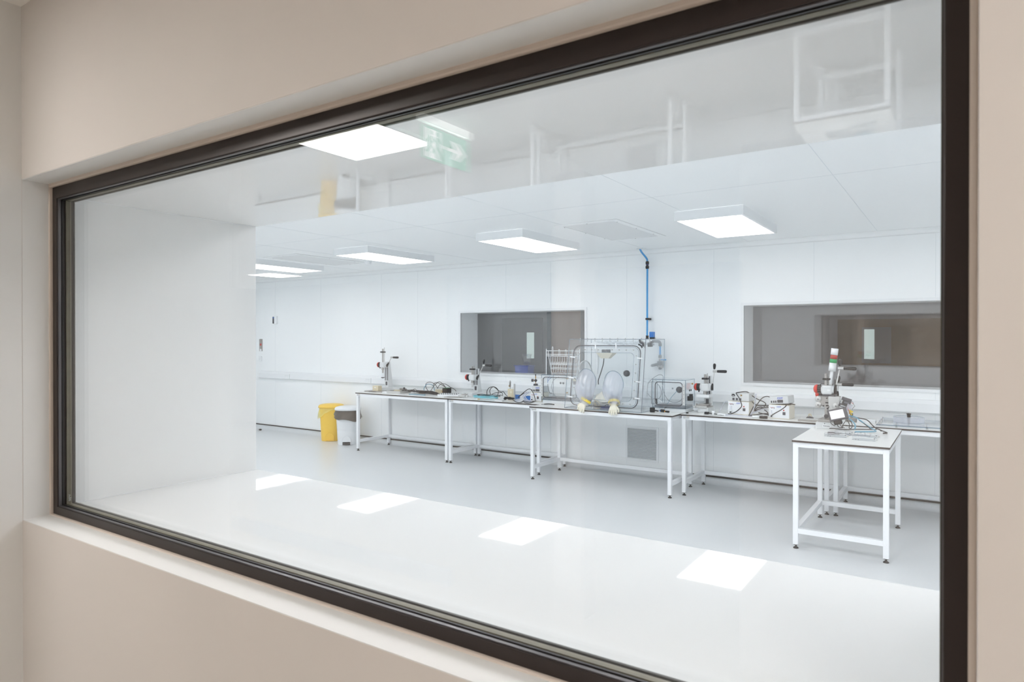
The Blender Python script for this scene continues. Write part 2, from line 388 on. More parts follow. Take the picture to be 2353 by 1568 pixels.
# polylines of hoses and cables (metres)
CAB={
'pa':[(-6.524,7.5,0.9),(-6.584,7.5,0.967),(-6.584,7.5,1.025),(-6.513,7.5,1.052),(-6.445,7.52,1.029),(-6.423,7.55,0.987),(-6.404,7.55,0.959),(-6.38,7.55,0.997),(-6.352,7.58,1.027),(-6.29,7.6,1.022),(-6.217,7.62,0.979),(-6.139,7.62,0.95),(-6.113,7.62,0.923)],
'pb':[(-6.47,7.45,0.902),(-6.449,7.5,0.977),(-6.397,7.52,1.039),(-6.364,7.55,1.057),(-6.326,7.58,1.022),(-6.29,7.6,0.973)],
'pc':[(-6.503,7.6,0.915),(-6.524,7.6,0.984),(-6.514,7.6,1.026),(-6.449,7.6,1.037),(-6.369,7.6,1.011),(-6.3,7.6,0.981)],
'pd':[(-6.67,7.223,0.884),(-6.571,7.261,0.884),(-6.411,7.226,0.884),(-6.385,7.244,0.884),(-6.505,7.392,0.884),(-6.533,7.4,0.931),(-6.533,7.4,0.971),(-6.524,7.45,1.018),(-6.487,7.5,1.016),(-6.482,7.55,0.985),(-6.503,7.6,0.915)],
'pe':[(-6.812,7.547,0.884),(-6.884,7.62,0.91),(-6.923,7.62,0.925),(-6.933,7.6,0.909)],
'ca':[(-5.36,7.35,0.928),(-5.36,7.35,0.979),(-5.354,7.4,1.023),(-5.316,7.45,1.033),(-5.263,7.45,1.011),(-5.242,7.45,0.978),(-5.213,7.4,0.927)],
'cb':[(-5.333,7.4,0.93),(-5.349,7.4,0.976),(-5.342,7.42,1.014),(-5.316,7.45,1.031),(-5.278,7.5,0.982),(-5.215,7.5,0.95),(-5.17,7.45,0.917)],
'cc':[(-5.348,7.45,0.93),(-5.284,7.45,0.952),(-5.246,7.5,0.951),(-5.194,7.5,0.968),(-5.152,7.5,0.927),(-5.087,7.48,0.902)],
'cd':[(-4.787,7.25,0.929),(-4.709,7.25,0.99),(-4.618,7.25,1.047),(-4.565,7.25,1.013),(-4.501,7.2,0.947),(-4.622,7.394,0.884),(-4.593,7.257,0.884),(-4.643,7.223,0.884),(-4.732,7.293,0.884)],
'ce':[(-4.939,7.3,0.914),(-4.803,7.193,0.884),(-4.658,7.062,0.884),(-4.675,7.176,0.884),(-4.756,7.33,0.884),(-4.603,7.123,0.884),(-4.509,7.088,0.884),(-4.584,7.341,0.884),(-4.659,7.556,0.884),(-4.709,7.718,0.884)],
'cf':[(-4.815,7.3,0.928),(-4.766,7.3,0.96),(-4.727,7.3,0.986)],
'cg':[(-4.72,7.35,0.991),(-4.764,7.35,0.964),(-4.737,7.3,0.928),(-4.666,7.25,0.899),(-4.576,7.2,0.895)],
'ra':[(-2.094,7.28,0.884),(-2.059,7.27,0.887),(-1.997,7.26,0.919),(-1.945,7.25,0.972),(-1.949,7.25,1.014),(-1.97,7.25,1.063),(-2.008,7.28,1.109),(-2.004,7.35,1.113),(-1.949,7.42,1.12),(-1.91,7.42,1.107),(-1.87,7.4,1.078),(-1.81,7.38,1.047),(-1.75,7.36,1.027),(-1.718,7.34,1.006),(-1.726,7.3,0.977)],
'rb':[(-1.799,7.2,0.936),(-1.797,7.22,0.969),(-1.771,7.25,1.024),(-1.738,7.28,1.072),(-1.703,7.3,1.088),(-1.658,7.28,1.083),(-1.609,7.24,1.058),(-1.559,7.22,1.017)],
'rc':[(-1.907,7.45,1.026),(-1.87,7.4,1.014),(-1.837,7.35,0.998),(-1.807,7.3,0.993),(-1.755,7.28,0.991),(-1.666,7.26,0.999),(-1.568,7.26,1.017),(-1.471,7.26,1.029),(-1.41,7.26,1.022)],
'rd':[(-1.608,7.12,0.913),(-1.565,7.1,0.943),(-1.514,7.1,0.976),(-1.476,7.1,1.008),(-1.467,7.15,1.032)],
're':[(-1.809,7.2,0.984),(-1.82,7.15,0.939),(-1.836,7.12,0.896)],
'rf':[(-1.836,7.12,0.896),(-1.799,7.12,0.902),(-1.737,7.14,0.914),(-1.674,7.15,0.924),(-1.648,7.15,0.923)],
'rg':[(-1.792,7.2,0.944),(-1.772,7.2,0.972),(-1.735,7.2,0.982),(-1.702,7.2,0.977),(-1.663,7.2,0.993)],
'rh':[(-1.784,7.18,0.939),(-1.761,7.18,0.958),(-1.722,7.2,0.972),(-1.659,7.2,0.986)],
'ri':[(-1.754,7.18,0.927),(-1.714,7.18,0.919),(-1.654,7.15,0.912)],
'rj':[(-1.694,7.18,0.958),(-1.66,7.16,0.938),(-1.648,7.15,0.906)],
'rt1':[(-1.822,7.36,1.105),(-1.826,7.34,1.049),(-1.822,7.3,0.993),(-1.822,7.25,0.951),(-1.824,7.14,0.892)],
'rt2':[(-1.669,7.2,0.978),(-1.719,7.2,0.962),(-1.769,7.2,0.938),(-1.801,7.18,0.924),(-1.83,7.15,0.901)],
'rt3':[(-2.132,7.45,0.998),(-2.177,7.48,0.995),(-2.19,7.45,0.978),(-2.201,7.4,0.93),(-2.218,7.371,0.884)],
'rt4':[(-2.112,7.135,0.884),(-2.019,7.179,0.884),(-1.911,7.161,0.884),(-1.831,7.179,0.884),(-1.737,7.278,0.884)],
'rp':[(-2.156,7.199,0.884),(-2.125,7.182,0.884),(-2.099,7.163,0.884)],
'gr1':[(-3.021,7.3,1.058),(-2.981,7.3,1.018),(-2.913,7.3,0.998),(-2.87,7.3,1.024),(-2.856,7.3,1.082),(-2.877,7.3,1.145),(-2.92,7.3,1.184),(-2.971,7.3,1.195),(-3.008,7.3,1.181),(-3.004,7.25,1.142),(-2.987,7.2,1.035)],
'gr2':[(-2.947,7.12,1.19),(-2.891,7.12,1.242),(-2.84,7.14,1.28),(-2.824,7.2,1.287),(-2.833,7.3,1.257),(-2.856,7.35,1.181),(-2.859,7.35,1.126),(-2.81,7.3,1.043),(-2.756,7.28,0.99),(-2.691,7.28,0.972),(-2.633,7.28,0.99),(-2.601,7.28,1.029)],
'gr3':[(-2.693,7.4,1.111),(-2.728,7.38,1.066),(-2.76,7.35,1.018),(-2.767,7.3,0.975),(-2.79,7.3,0.947)],
'gr4':[(-2.795,7.209,0.884),(-2.747,7.12,0.92),(-2.742,7.2,0.933),(-2.712,7.25,0.935),(-2.822,7.707,0.884)],
'gr5':[(-2.882,6.863,0.884),(-2.891,7.041,0.884),(-2.893,7.249,0.884),(-2.877,7.423,0.884)],
'gl1':[(-4.429,7.45,1.204),(-4.456,7.45,1.175),(-4.458,7.45,1.114)],
'gl2':[(-4.38,7.45,1.201),(-4.429,7.45,1.171),(-4.458,7.45,1.137)],
'gl3':[(-4.458,7.45,1.104),(-4.448,7.45,1.044),(-4.428,7.45,0.994),(-4.396,7.45,0.99)],
'gl4':[(-4.208,7.3,1.213),(-4.276,7.3,1.175),(-4.308,7.3,1.11),(-4.302,7.3,1.037),(-4.226,7.25,0.971),(-4.106,7.15,0.94),(-4.037,7.1,0.932)],
'gl5':[(-4.375,7.45,1.238),(-4.294,7.45,1.263),(-4.241,7.45,1.274),(-4.155,7.4,1.233)],
'wa':[(-0.825,6.5,1.017),(-0.797,6.5,1.017),(-0.769,6.5,1.009),(-0.722,6.45,0.986),(-0.672,6.4,0.957),(-0.617,6.3,0.942),(-0.586,6.2,0.937),(-0.621,6.12,0.94),(-0.729,6.12,0.931)],
'wb':[(-0.8,6.52,1.013),(-0.753,6.52,1.003),(-0.694,6.5,0.997),(-0.664,6.45,0.988),(-0.627,6.4,0.958),(-0.596,6.35,0.943),(-0.552,6.3,0.933),(-0.536,6.579,0.884),(-0.562,6.54,0.884)],
'wc':[(-0.737,6.48,0.985),(-0.696,6.42,0.969),(-0.644,6.35,0.94),(-0.674,6.757,0.884)],
'wd':[(-0.816,6.45,1.0),(-0.787,6.42,0.985),(-0.762,6.38,0.963),(-0.753,6.34,0.945),(-0.756,6.32,0.927)],
'we':[(-0.833,6.45,0.989),(-0.815,6.42,0.97),(-0.803,6.38,0.95),(-0.803,6.36,0.932),(-0.796,6.36,0.925)],
'wf':[(-0.803,6.45,0.983),(-0.785,6.4,0.959),(-0.782,6.36,0.936),(-0.793,6.36,0.925)],
'wg':[(-0.893,6.45,0.956),(-0.901,6.42,0.941),(-0.886,6.4,0.926),(-0.856,6.38,0.926)],
'wh':[(-0.879,6.45,0.963),(-0.88,6.42,0.945),(-0.863,6.4,0.931),(-0.842,6.38,0.927)],
'wi':[(-0.847,6.45,0.97),(-0.856,6.42,0.952),(-0.858,6.4,0.933),(-0.87,6.38,0.925)],
'wj':[(-0.992,6.7,1.091),(-1.007,6.65,1.07),(-1.005,6.6,1.045),(-0.996,6.55,0.997)],
'wk':[(-0.956,6.72,1.099),(-0.943,6.7,1.114),(-0.923,6.68,1.119),(-0.903,6.66,1.126)],
'wr1':[(-0.876,6.6,1.131),(-0.838,6.6,1.135),(-0.817,6.6,1.13),(-0.8,6.6,1.115)],
'wr2':[(-0.852,6.6,1.123),(-0.84,6.58,1.101),(-0.838,6.56,1.077),(-0.827,6.55,1.055),(-0.82,6.55,1.035)],
'wr3':[(-0.822,6.62,1.139),(-0.807,6.62,1.132),(-0.798,6.6,1.113),(-0.788,6.6,1.097),(-0.798,6.58,1.086),(-0.805,6.56,1.066)],
'wm':[(-0.967,6.422,0.884),(-0.923,6.429,0.884),(-0.832,6.413,0.884),(-0.75,6.49,0.884),(-0.642,6.552,0.884),(-0.601,6.601,0.884),(-0.572,6.47,0.884)],
'wn':[(-0.969,6.5,0.951),(-0.952,6.48,0.936),(-0.926,6.45,0.929)],
'wp':[(-1.089,6.72,1.25),(-1.087,6.72,1.272),(-1.062,6.72,1.277),(-1.018,6.72,1.269),(-0.992,6.74,1.266),(-0.988,6.78,1.278)],
}
# ================================================================== SETTING
# near (corridor) wall plane y=.85, window frame .93-.985, reveal to 1.659, lab 1.66-7.78, room behind 8.2-11.2
WX0, WX1 = -2.361, .012         # near window opening
WB = 7.78
CZ = 2.79
W2 = (-6.155, -4.087); W3 = (-2.065, .005); WZ = (1.19, 2.073)

def wall_with_holes(x0, x1, z0, z1, y0, y1, holes, m):
    b = MB(); xs = x0
    for hx0, hx1, hz0, hz1 in sorted(holes):
        b.bx(xs, hx0, y0, y1, z0, z1, m); b.bx(hx0, hx1, y0, y1, z0, hz0, m); b.bx(hx0, hx1, y0, y1, hz1, z1, m); xs = hx1
    b.bx(xs, x1, y0, y1, z0, z1, m)
    return b

# corridor side
struct(wall_with_holes(-12, 4, 0, 2.7, .85, .988, [(-2.358, .014, 1.148, 2.18)], 'hallwall').build('wall_corridor'))
struct(MB().bx(-2.7, -2.358, .36, .85, 0, 2.7, 'reveal').build('wall_left'))
struct(MB().bx(-12, 4, -7, .85, -.1, 0, 'hallfloor').build('floor'))
struct(MB().bx(-12, 4, -7, .988, 2.7, 2.8, 'hallceil').build('ceiling'))
struct(MB().bx(-12, -6.94, -6.6, -6.5, 0, 2.7, 'hallwall').bx(-6.94, 4, -7, -6.9, 0, 2.7, 'hallfar').bx(-6.96, -6.94, -7, -6.5, 0, 2.7, 'hallwall').build('wall_corridor_back'))
struct(MB().bx(-12.1, -12, -7, .988, 0, 2.7, 'hallwall').build('wall_corridor_left'))
struct(MB().bx(4, 4.1, -7, .988, 0, 2.7, 'hallwall').build('wall_corridor_right'))
struct(MB().bx(-.956, 4, -1.75, -1.62, 0, 2.7, 'hallwall').build('wall_opposite'))
struct(MB().bx(-2.08, -1.88, -1.8, -1.62, 0, 2.7, 'hallwall').build('wall_pier'))
struct(MB().bx(-6, -2.9, -1.66, -1.62, .0, .11, 'hallfar').build('baseboard_opposite'))
struct(MB().bx(-2.357, .0135, .851, .93, 1.148, 1.1495, 'reveal').bx(-2.357, .0135, .851, .93, 2.1785, 2.18, 'reveal').bx(-2.3575, -2.357, .851, .93, 1.149, 2.179, 'reveal').build('trim_10'))
# sealant bead round the frame
b = MB()
for x0, x1, z0, z1 in ((-2.358, .014, 2.168, 2.181), (-2.358, .014, 1.147, 1.153), (-2.359, -2.352, 1.147, 2.181), (.006, .015, 1.147, 2.181)):
    b.rbx(x0, x1, .921, .95, z0, z1, 'sealant', .003)
struct(b.build('trim_1'))

# near window
wn = bpy.data.objects.new('window_1', None); COL.objects.link(wn); wn.location = (-1.17, .95, 1.15); struct(wn)
wn.empty_display_size = .05
def wpart(b, n, bevel=0):
    o = b.build(n, wn, bevel=bevel); o.location = -wn.location; return o
FO = (-2.352, .008, 1.152, 2.17); FI = (-2.325, -.018, 1.178, 2.132)
def rect(x0, x1, z0, z1): return [(x0, z0), (x1, z0), (x1, z1), (x0, z1)]
wpart(MB().ring(rect(*FO), rect(*FI), 'xz', .93, .982, 'frame'), 'frame', .0015)
FJ = (FI[0] + .002, FI[1] - .002, FI[2] + .002, FI[3] - .002)
wpart(MB().ring(rect(*FI), rect(*FJ), 'xz', .934, .942, 'lip'), 'glazing_bead')
FK = (FI[0] + .003, FI[1] - .003, FI[2] + .004, FI[3] - .004)
wpart(MB().ring(rect(*FI), rect(*FK), 'xz', .944, .949, 'gasket').ring(rect(*FI), rect(*FK), 'xz', .976, .981, 'gasket'), 'gasket')
wpart(MB().ring(rect(*FI), rect(FI[0] + .004, FI[1] - .004, FI[2] + .003, FI[3] - .003), 'xz', .9555, .9695, 'spacer'), 'spacer_bar')
for y0, y1 in ((.9495, .9553), (.9697, .9755)):
    wpart(MB().bx(FI[0], FI[1], y0, y1, FI[2], FI[3], 'glass'), 'pane')
b = MB()
for i, (u, v) in enumerate(((0, .008), (.002, .004), (0, .011), (.001, .009), (.003, .008), (0, .007))):
    b.bx(-2.294 + u, -2.294 + u + v * 1.6, .9489, .9493, 1.214 - i * .0035, 1.2152 - i * .0035, 'paleprint')
wpart(b, 'etched_mark')

# lab shell
struct(wall_with_holes(-12, 3.6, 0, CZ, .99, 1.655, [(WX0 - .012, WX1 + .012, 1.158, 2.16)], 'labwall').build('wall_front'))
b = MB()
b.bx(WX0 - .012, WX1 + .012, .986, 1.659, 1.158, 1.17, 'laminate')
b.bx(WX0 - .012, WX1 + .012, .986, 1.659, 2.148, 2.16, 'laminate')
struct(b.bx(WX0 - .012, WX0, .986, 1.659, 1.17, 2.148, 'laminate').bx(WX1, WX1 + .012, .986, 1.659, 1.17, 2.148, 'laminate').build('trim_2'))
struct(MB().tube([(WX0 + .001, .99, 1.171), (WX0 + .001, 1.658, 1.171)], .0016, 'plastic', smooth=False, n=6).tube([(WX0 + .001, .99, 2.147), (WX0 + .001, 1.658, 2.147)], .0016, 'plastic', smooth=False, n=6).build('trim_3'))
struct(wall_with_holes(-12, 3.6, 0, CZ, WB, 8.2, [W2 + WZ, W3 + WZ], 'labwall').build('wall_back'))
struct(MB().bx(-12.1, -12, .99, 8.2, 0, CZ, 'labwall').build('wall_left'))
struct(MB().bx(3.6, 3.7, .99, 8.2, 0, CZ, 'labwall').build('wall_right'))
struct(MB().bx(-12, 3.6, .99, 8.2, -.1, 0, 'labfloor').build('floor'))
b = MB().bx(-12, 3.6, .99, 8.2, CZ, CZ + .1, 'labceil')
struct(b.build('ceiling'))
# ceiling and wall panel joints
b = MB()
for x in (-10.4, -9.2, -8.0, -6.8, -5.6, -4.4, -3.2, -2.0, -.72, .5):
    b.bx(x - .0015, x + .0015, 1.7, WB - .05, CZ - .0012, CZ, 'seam')
for y in (4.9,): b.bx(-12, 3.6, y - .0015, y + .0015, CZ - .0012, CZ, 'seam')
struct(b.build('trim_4'))
b = MB()
for x in (-10.49, -9.24, -7.78, -7.0, -5.34, -4.61, -3.5, -2.405, -1.326, -.22):
    spans = [(.1, 2.73)]
    for W in (W2, W3):
        if W[0] < x < W[1]: spans = [(.1, 1.16), (2.1, 2.73)]
    for z0, z1 in spans: b.bx(x - .0013, x + .0013, WB - .0012, WB, z0, z1, 'seam')
struct(b.build('trim_5'))
# coving, floor upstand and its dark capping strip
b = MB()
prof = [(WB, 2.733), (WB - .003, 2.733)] + [(WB - .057 + .054 * math.cos(R(a)), 2.733 + .054 * math.sin(R(a))) for a in range(0, 91, 15)] + [(WB - .057, CZ), (WB, CZ)]
n = len(prof)
struct(MB().add([(-12, y, z) for y, z in prof] + [(3.6, y, z) for y, z in prof], [(i, i + 1, n + i + 1, n + i) for i in range(n - 1)], 'labceil', sm=True).build('trim_6'))
prof = [(WB - .004, .078), (WB - .005, .05)] + [(WB - .05 + .045 * math.sin(R(a)), .045 - .045 * math.cos(R(a))) for a in range(90, -1, -15)] + [(WB - .05, -.002), (WB, -.002), (WB, .078)]
n = len(prof)
struct(MB().add([(-12, y, z) for y, z in prof] + [(3.6, y, z) for y, z in prof], [(i, (i + 1) % n, n + (i + 1) % n, n + i) for i in range(n)], 'labfloor', sm=True).build('baseboard_back'))
struct(MB().bx(-12, 3.6, WB - .008, WB, .076, .094, 'strip').build('trim_7'))
# dado trunking with sloping top
prof = [(WB, 1.09), (WB - .02, 1.085), (WB - .045, 1.05), (WB - .047, .965), (WB - .035, .952), (WB - .01, .948), (WB, .948)]
n = len(prof)
struct(MB().add([(-10.93, y, z) for y, z in prof] + [(3.6, y, z) for y, z in prof], [(i, (i + 1) % n, n + (i + 1) % n, n + i) for i in range(n)] + [tuple(range(n)), tuple(range(n, 2 * n))[::-1]], 'plastic').build('trim_8'))
# lab windows in the back wall
for k, W in ((2, W2), (3, W3)):
    r = bpy.data.objects.new('window_%d' % k, None); COL.objects.link(r); r.location = (W[0], WB, WZ[0]); struct(r); r.empty_display_size = .05
    def wp(b, nme):
        o = b.build(nme, r); o.location = -r.location; return o
    o_ = (W[0] - .028, W[1] + .028, WZ[0] - .028, WZ[1] + .028)
    wp(MB().ring(rect(*o_), rect(W[0] + .004, W[1] - .004, WZ[0] + .004, WZ[1] - .004), 'xz', WB - .012, WB - .0005, 'plastic'), 'window_frame')
    for y in (WB + .006, 8.185):
        wp(MB().bx(W[0] + .001, W[1] - .001, y, y + .006, WZ[0] + .001, WZ[1] - .001, 'glass'), 'pane')
    wp(MB().ring(rect(W[0] + .0005, W[1] - .0005, WZ[0] + .0005, WZ[1] - .0005), rect(W[0] + .005, W[1] - .005, WZ[0] + .005, WZ[1] - .005), 'xz', WB + .0005, WB + .0055, 'mgrey'), 'gasket')
# the unlit room behind
struct(MB().bx(-12, 4, 8.2, 11.3, -.1, 0, 'roomfloor').build('floor'))
struct(MB().bx(-12, 4, 8.2, 11.3, CZ, CZ + .1, 'roomdark').build('ceiling'))
struct(MB().bx(-12, 4, 11.2, 11.3, 0, CZ, 'roomdark').build('wall_far'))
struct(MB().bx(-12.1, -12, 8.2, 11.3, 0, CZ, 'roomdark').build('wall_far_left'))
struct(MB().bx(4, 4.1, 8.2, 11.3, 0, CZ, 'roomdark').build('wall_far_right'))
struct(MB().bx(-1.57, 1.4, 11.17, 11.199, 1.3, 1.98, 'brownrefl').build('reflection_panel_brown'))  # brown sheet imitating the viewing window mirrored in the far glass
struct(MB().bx(-6.61, -5.96, 11.17, 11.199, .5, 2.5, 'tan').build('reflection_stripe_tan'))  # tan stripe standing in for a corridor reflection in the near glass
struct(MB().bx(-6.70, -6.61, 11.16, 11.199, .5, 2.5, 'slaterefl').bx(-5.96, -5.88, 11.16, 11.199, .5, 2.5, 'slaterefl').build('reflection_stripe_slate'))  # dark edges of the same imitated corridor reflection
d = bpy.data.objects.new('door_1', None); COL.objects.link(d); d.location = (-7.25, 11.2, 0); struct(d); d.empty_display_size = .05
def dp(b, n_): o = b.build(n_, d); o.location = -d.location; return o
dp(MB().ring(rect(-7.75, -6.8, .0, 2.1), rect(-7.165, -6.985, 1.3, 1.81), 'xz', 11.15, 11.19, 'bird'), 'door_leaf')
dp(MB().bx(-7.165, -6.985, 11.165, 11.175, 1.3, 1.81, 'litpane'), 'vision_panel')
d2 = bpy.data.objects.new('window_4', None); COL.objects.link(d2); d2.location = (-1.21, 11.16, 1.39); struct(d2); d2.empty_display_size = .05  # added glowing pane and frame imitating a corridor window mirrored in the far glass
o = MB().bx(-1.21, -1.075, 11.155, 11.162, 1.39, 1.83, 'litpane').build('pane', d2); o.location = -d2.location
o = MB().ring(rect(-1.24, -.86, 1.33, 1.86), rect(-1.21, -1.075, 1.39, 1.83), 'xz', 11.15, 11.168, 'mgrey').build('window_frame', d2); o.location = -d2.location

# ================================================================== LUMINAIRES, CEILING, WALL FITTINGS
def luminaire(loc, w_, l_, h_, lampm, bodym):
    t = thing('ceiling_light', '', 'ceiling light', loc)
    MB().ring(rect(-w_ / 2, w_ / 2, -l_ / 2, l_ / 2), rect(-w_ / 2 + .02, w_ / 2 - .02, -l_ / 2 + .02, l_ / 2 - .02), 'xy', -h_, -h_ + .006, bodym).ring(rect(-w_ / 2, w_ / 2, -l_ / 2, l_ / 2), rect(-w_ / 2 + .004, w_ / 2 - .004, -l_ / 2 + .004, l_ / 2 - .004), 'xy', -h_ + .006, 0, bodym).build('housing', t)
    MB().bx(-w_ / 2 + .02, w_ / 2 - .02, -l_ / 2 + .02, l_ / 2 - .02, -h_ + .001, -h_ + .005, lampm).build('diffuser', t)
    return t
L0 = luminaire((-8.26, 6.17, CZ - .001), .585, 1.19, .08, 'lamp', 'plastic')
L0['label'] = 'ceiling light panel at the far left, partly hidden behind the window reveal'
L0['group'] = 'lit panels on the lab ceiling'
LL = {-6.09: 'lit ceiling panel second from the left, above the wall behind the bins', -3.92: 'lit ceiling panel left of the ceiling access panel over the glove box',
      -1.775: 'largest looking lit ceiling panel, right of the ceiling access panel', .39: 'lit ceiling panel hidden beyond the right end of the window', -10.4: 'lit ceiling panel hidden beyond the left reveal'}
for x, l in LL.items():
    c = copy_tree(L0); c.location = (x, 6.17, CZ - .001); c['label'] = l
N0 = luminaire((-9.7, 3.06, CZ - .001), .585, 1.19, .08, 'lampnear', 'plastic'); first = N0  # out of view; panel count and output chosen to brighten sill, jamb and soffit
for x in (-9.7, -8.26, -6.84, -3.9, -2.5, -1.05, .39, 1.83):
    c = first if first else copy_tree(N0); first = None; c.location = (x, 3.06, CZ - .001); c['label'] = 'unseen ceiling panel of the near row, multiplied and boosted to brighten the window reveal'; c['group'] = 'unseen boosted near row of lab ceiling panels'
D0 = luminaire((-3.2, 9.6, CZ - .001), .585, 1.19, .08, 'lampfill', 'plastic'); D0['label'] = 'added unseen fill light over the room behind the far windows'  # added fill panels, out of view, lifting the dark room and window jambs
c = copy_tree(D0); c.location = (.6, 9.6, CZ - .001); c['label'] = 'added unseen fill light at the right over the room behind the far windows'
c = copy_tree(D0); c.location = (-7.6, 9.6, CZ - .001); c['label'] = 'added unseen fill light at the left over the room behind the far windows'
H = luminaire((-2.52, -.38, 2.699), .6, .6, .012, 'halllamp', 'plastic')
H['label'] = 'warm white square ceiling light mirrored large in the upper left of the glass'; H['group'] = 'corridor ceiling lights'
for x, y, l in ((-9.0, -4.75, 'warm white ceiling light mirrored as a small sliver below the leftmost lab light'), (.9, -.4, 'warm corridor ceiling light above and right of the viewer'),
                (-5.4, -.3, 'warm corridor ceiling light beyond the wall stub on the left'), (-.4, -4.6, 'warm corridor ceiling light behind the opposite wall')):
    c = copy_tree(H); c.location = (x, y, 2.699); c['label'] = l
# exit sign hung in the corridor, seen mirrored in the glass
t = thing('exit_sign', 'green running man exit sign with arrow mirrored in the upper part of the glass', 'exit sign', (-2.0, -.5, 2.7))
MB().bx(-.015, .015, -.17, .17, -.03, 0, 'signwhite').build('housing', t)
MB().bx(-.004, .004, -.17, .17, -.2, -.03, 'signclear').build('acrylic_plate', t)
b = MB().bx(.0045, .0055, -.16, .16, -.19, -.045, 'signgreen').bx(-.0055, -.0045, -.16, .16, -.19, -.045, 'signgreen')
b.build('green_field', t, bevel=0)
def sgn(poly, b):
    for a0, a1 in ((.0058, .0064), (-.0064, -.0058)): b.prism(poly, 'yz', a0, a1, 'signwhite')
b = MB()
sgn([(.02, -.11), (-.055, -.11), (-.035, -.075), (-.075, -.075), (-.13, -.1175), (-.075, -.16), (-.035, -.16), (-.055, -.125), (.02, -.125)], b)
b.build('arrow', t)
b = MB()
sgn([(.145, -.055), (.06, -.055), (.06, -.185), (.145, -.185)], b)
b.build('doorway', t)
b = MB()
def dk(poly):
    for a0, a1 in ((.0066, .0072), (-.0072, -.0066)): b.prism(poly, 'yz', a0, a1, 'signgreen')
dk([(.095 + .011 * math.cos(i * PI / 5), -.07 + .011 * math.sin(i * PI / 5)) for i in range(10)])
dk([(.108, -.084), (.08, -.086), (.066, -.105), (.072, -.11), (.088, -.098), (.09, -.125), (.066, -.15), (.058, -.18), (.068, -.182), (.078, -.158), (.1, -.138), (.118, -.16), (.14, -.165), (.14, -.156), (.124, -.15), (.112, -.128), (.112, -.104), (.125, -.118), (.14, -.112), (.138, -.105), (.126, -.108)])
b.build('running_figure', t)

# ceiling access panels
def access(x0, x1, y0, y1, label):
    t = thing('access_panel', label, 'ceiling panel', ((x0 + x1) / 2, (y0 + y1) / 2, CZ), group='flush ceiling access panels')
    a, c = (x1 - x0) / 2, (y1 - y0) / 2
    MB().ring(rect(-a, a, -c, c), rect(-a + .06, a - .06, -c + .06, c - .06), 'xy', -.008, -.0005, 'labceil').build('frame', t, bevel=.002)
    MB().bx(-a + .061, a - .061, -c + .061, c - .061, -.004, -.0005, 'lgrey').build('grille_face', t)
    for u in (-.9, -.1, .7):
        for s_ in (-1, 1):
            MB().cyl((s_ * (a - .05), u * c * .9, -.0095), (s_ * (a - .05), u * c * .9, -.008), .006, 'dgrey', n=8).build('screw', t)
    for s_ in (-1, 1): MB().cyl((0, s_ * (c - .05), -.0095), (0, s_ * (c - .05), -.008), .006, 'dgrey', n=8).build('screw', t)
access(-3.28, -2.62, 5.6, 6.83, 'grey flush ceiling panel between the two largest ceiling lights')
access(-7.81, -7.11, 5.6, 6.87, 'grey flush ceiling panel between the two leftmost ceiling lights')
t = tag(MB().lathe([(.0, -.045), (.03, -.045), (.045, -.035), (.05, -.01), (.055, -.001), (.055, 0)], (0, 0, 0), (0, 0, 1), 'plastic').build('smoke_detector', loc=(-7.0, 6.74, CZ)), 'small round white detector on the ceiling by the second light panel', 'smoke detector')

# sockets on the trunking
def socket(x, label):
    t = thing('wall_socket', label, 'socket', (x, WB - .0465, 1.008), group='double sockets on the white wall trunking')
    MB().rbx(-.073, .073, -.012, 0, -.043, .043, 'plastic', .003).build('face_plate', t)
    for s_ in (-1, 1):
        b = MB(); b.bx(s_ * .038 - .003, s_ * .038 + .003, -.0128, -.0118, .012, .02, 'mgrey')
        b.build('earth_slot', t); MB().bx(s_ * .038 - .014, s_ * .038 - .008, -.0128, -.0118, -.012, -.008, 'mgrey').build('pin_slot', t); MB().bx(s_ * .038 + .008, s_ * .038 + .014, -.0128, -.0118, -.012, -.008, 'mgrey').build('pin_slot', t)
    for s_ in (-1, 1): MB().rbx(s_ * .012 - .006, s_ * .012 + .006, -.0145, -.0115, .008, .024, 'lgrey', .001).build('rocker', t)
socket(-10.09, 'white double socket nearest the left end of the trunking')
socket(-8.04, 'white double socket on the trunking left of the tall white hand press')
socket(-5.93, 'white double socket on the trunking behind the second hand press')
# thermostat, key panel, blank switch, door stop
t = thing('thermostat', 'small grey and white controller high on the far wall left of the bins', 'controller', (-10.48, WB, 2.03))
MB().rbx(-.07, -.01, -.02, 0, -.062, .062, 'dgrey', .003).build('housing', t)
MB().rbx(-.012, .062, -.028, 0, -.07, .072, 'plastic', .004).build('cover', t)
MB().bx(-.062, -.018, -.0215, -.0195, .035, .055, 'blue').build('display', t)
t = thing('door_control_panel', 'narrow steel panel with a small red display beside the left reveal', 'control panel', (-10.917, WB, 1.568))
MB().bx(-.046, .046, -.006, 0, -.114, .114, 'steel').build('plate', t)
MB().bx(-.024, .0, -.008, -.006, -.01, .03, 'redlens').bx(0, .022, -.008, -.006, -.01, .03, 'red').build('display', t)
MB().bx(-.024, .026, -.009, -.006, -.112, -.072, 'plastic').build('button', t)
t = tag(MB().rbx(-.046, .046, -.02, 0, -.045, .045, 'plastic', .004).bx(-.012, .012, -.024, -.02, -.02, .02, 'plastic').build('light_switch', loc=(-10.93, WB, 1.312)), 'blank white square box under the steel control panel', 'switch')
t = thing('door_stop', 'small steel and black door stop on the floor near the far wall', 'door stop', (-10.69, 7.6, 0))
MB().lathe([(.0, .035), (.018, .035), (.02, .028), (.02, .0)], (0, 0, 0), (0, 0, 1), 'steel', n=16).build('post', t)
MB().lathe([(.021, .028), (.026, .026), (.026, .012), (.021, .01)], (0, 0, 0), (0, 0, 1), 'black', n=16).build('rubber_ring', t)
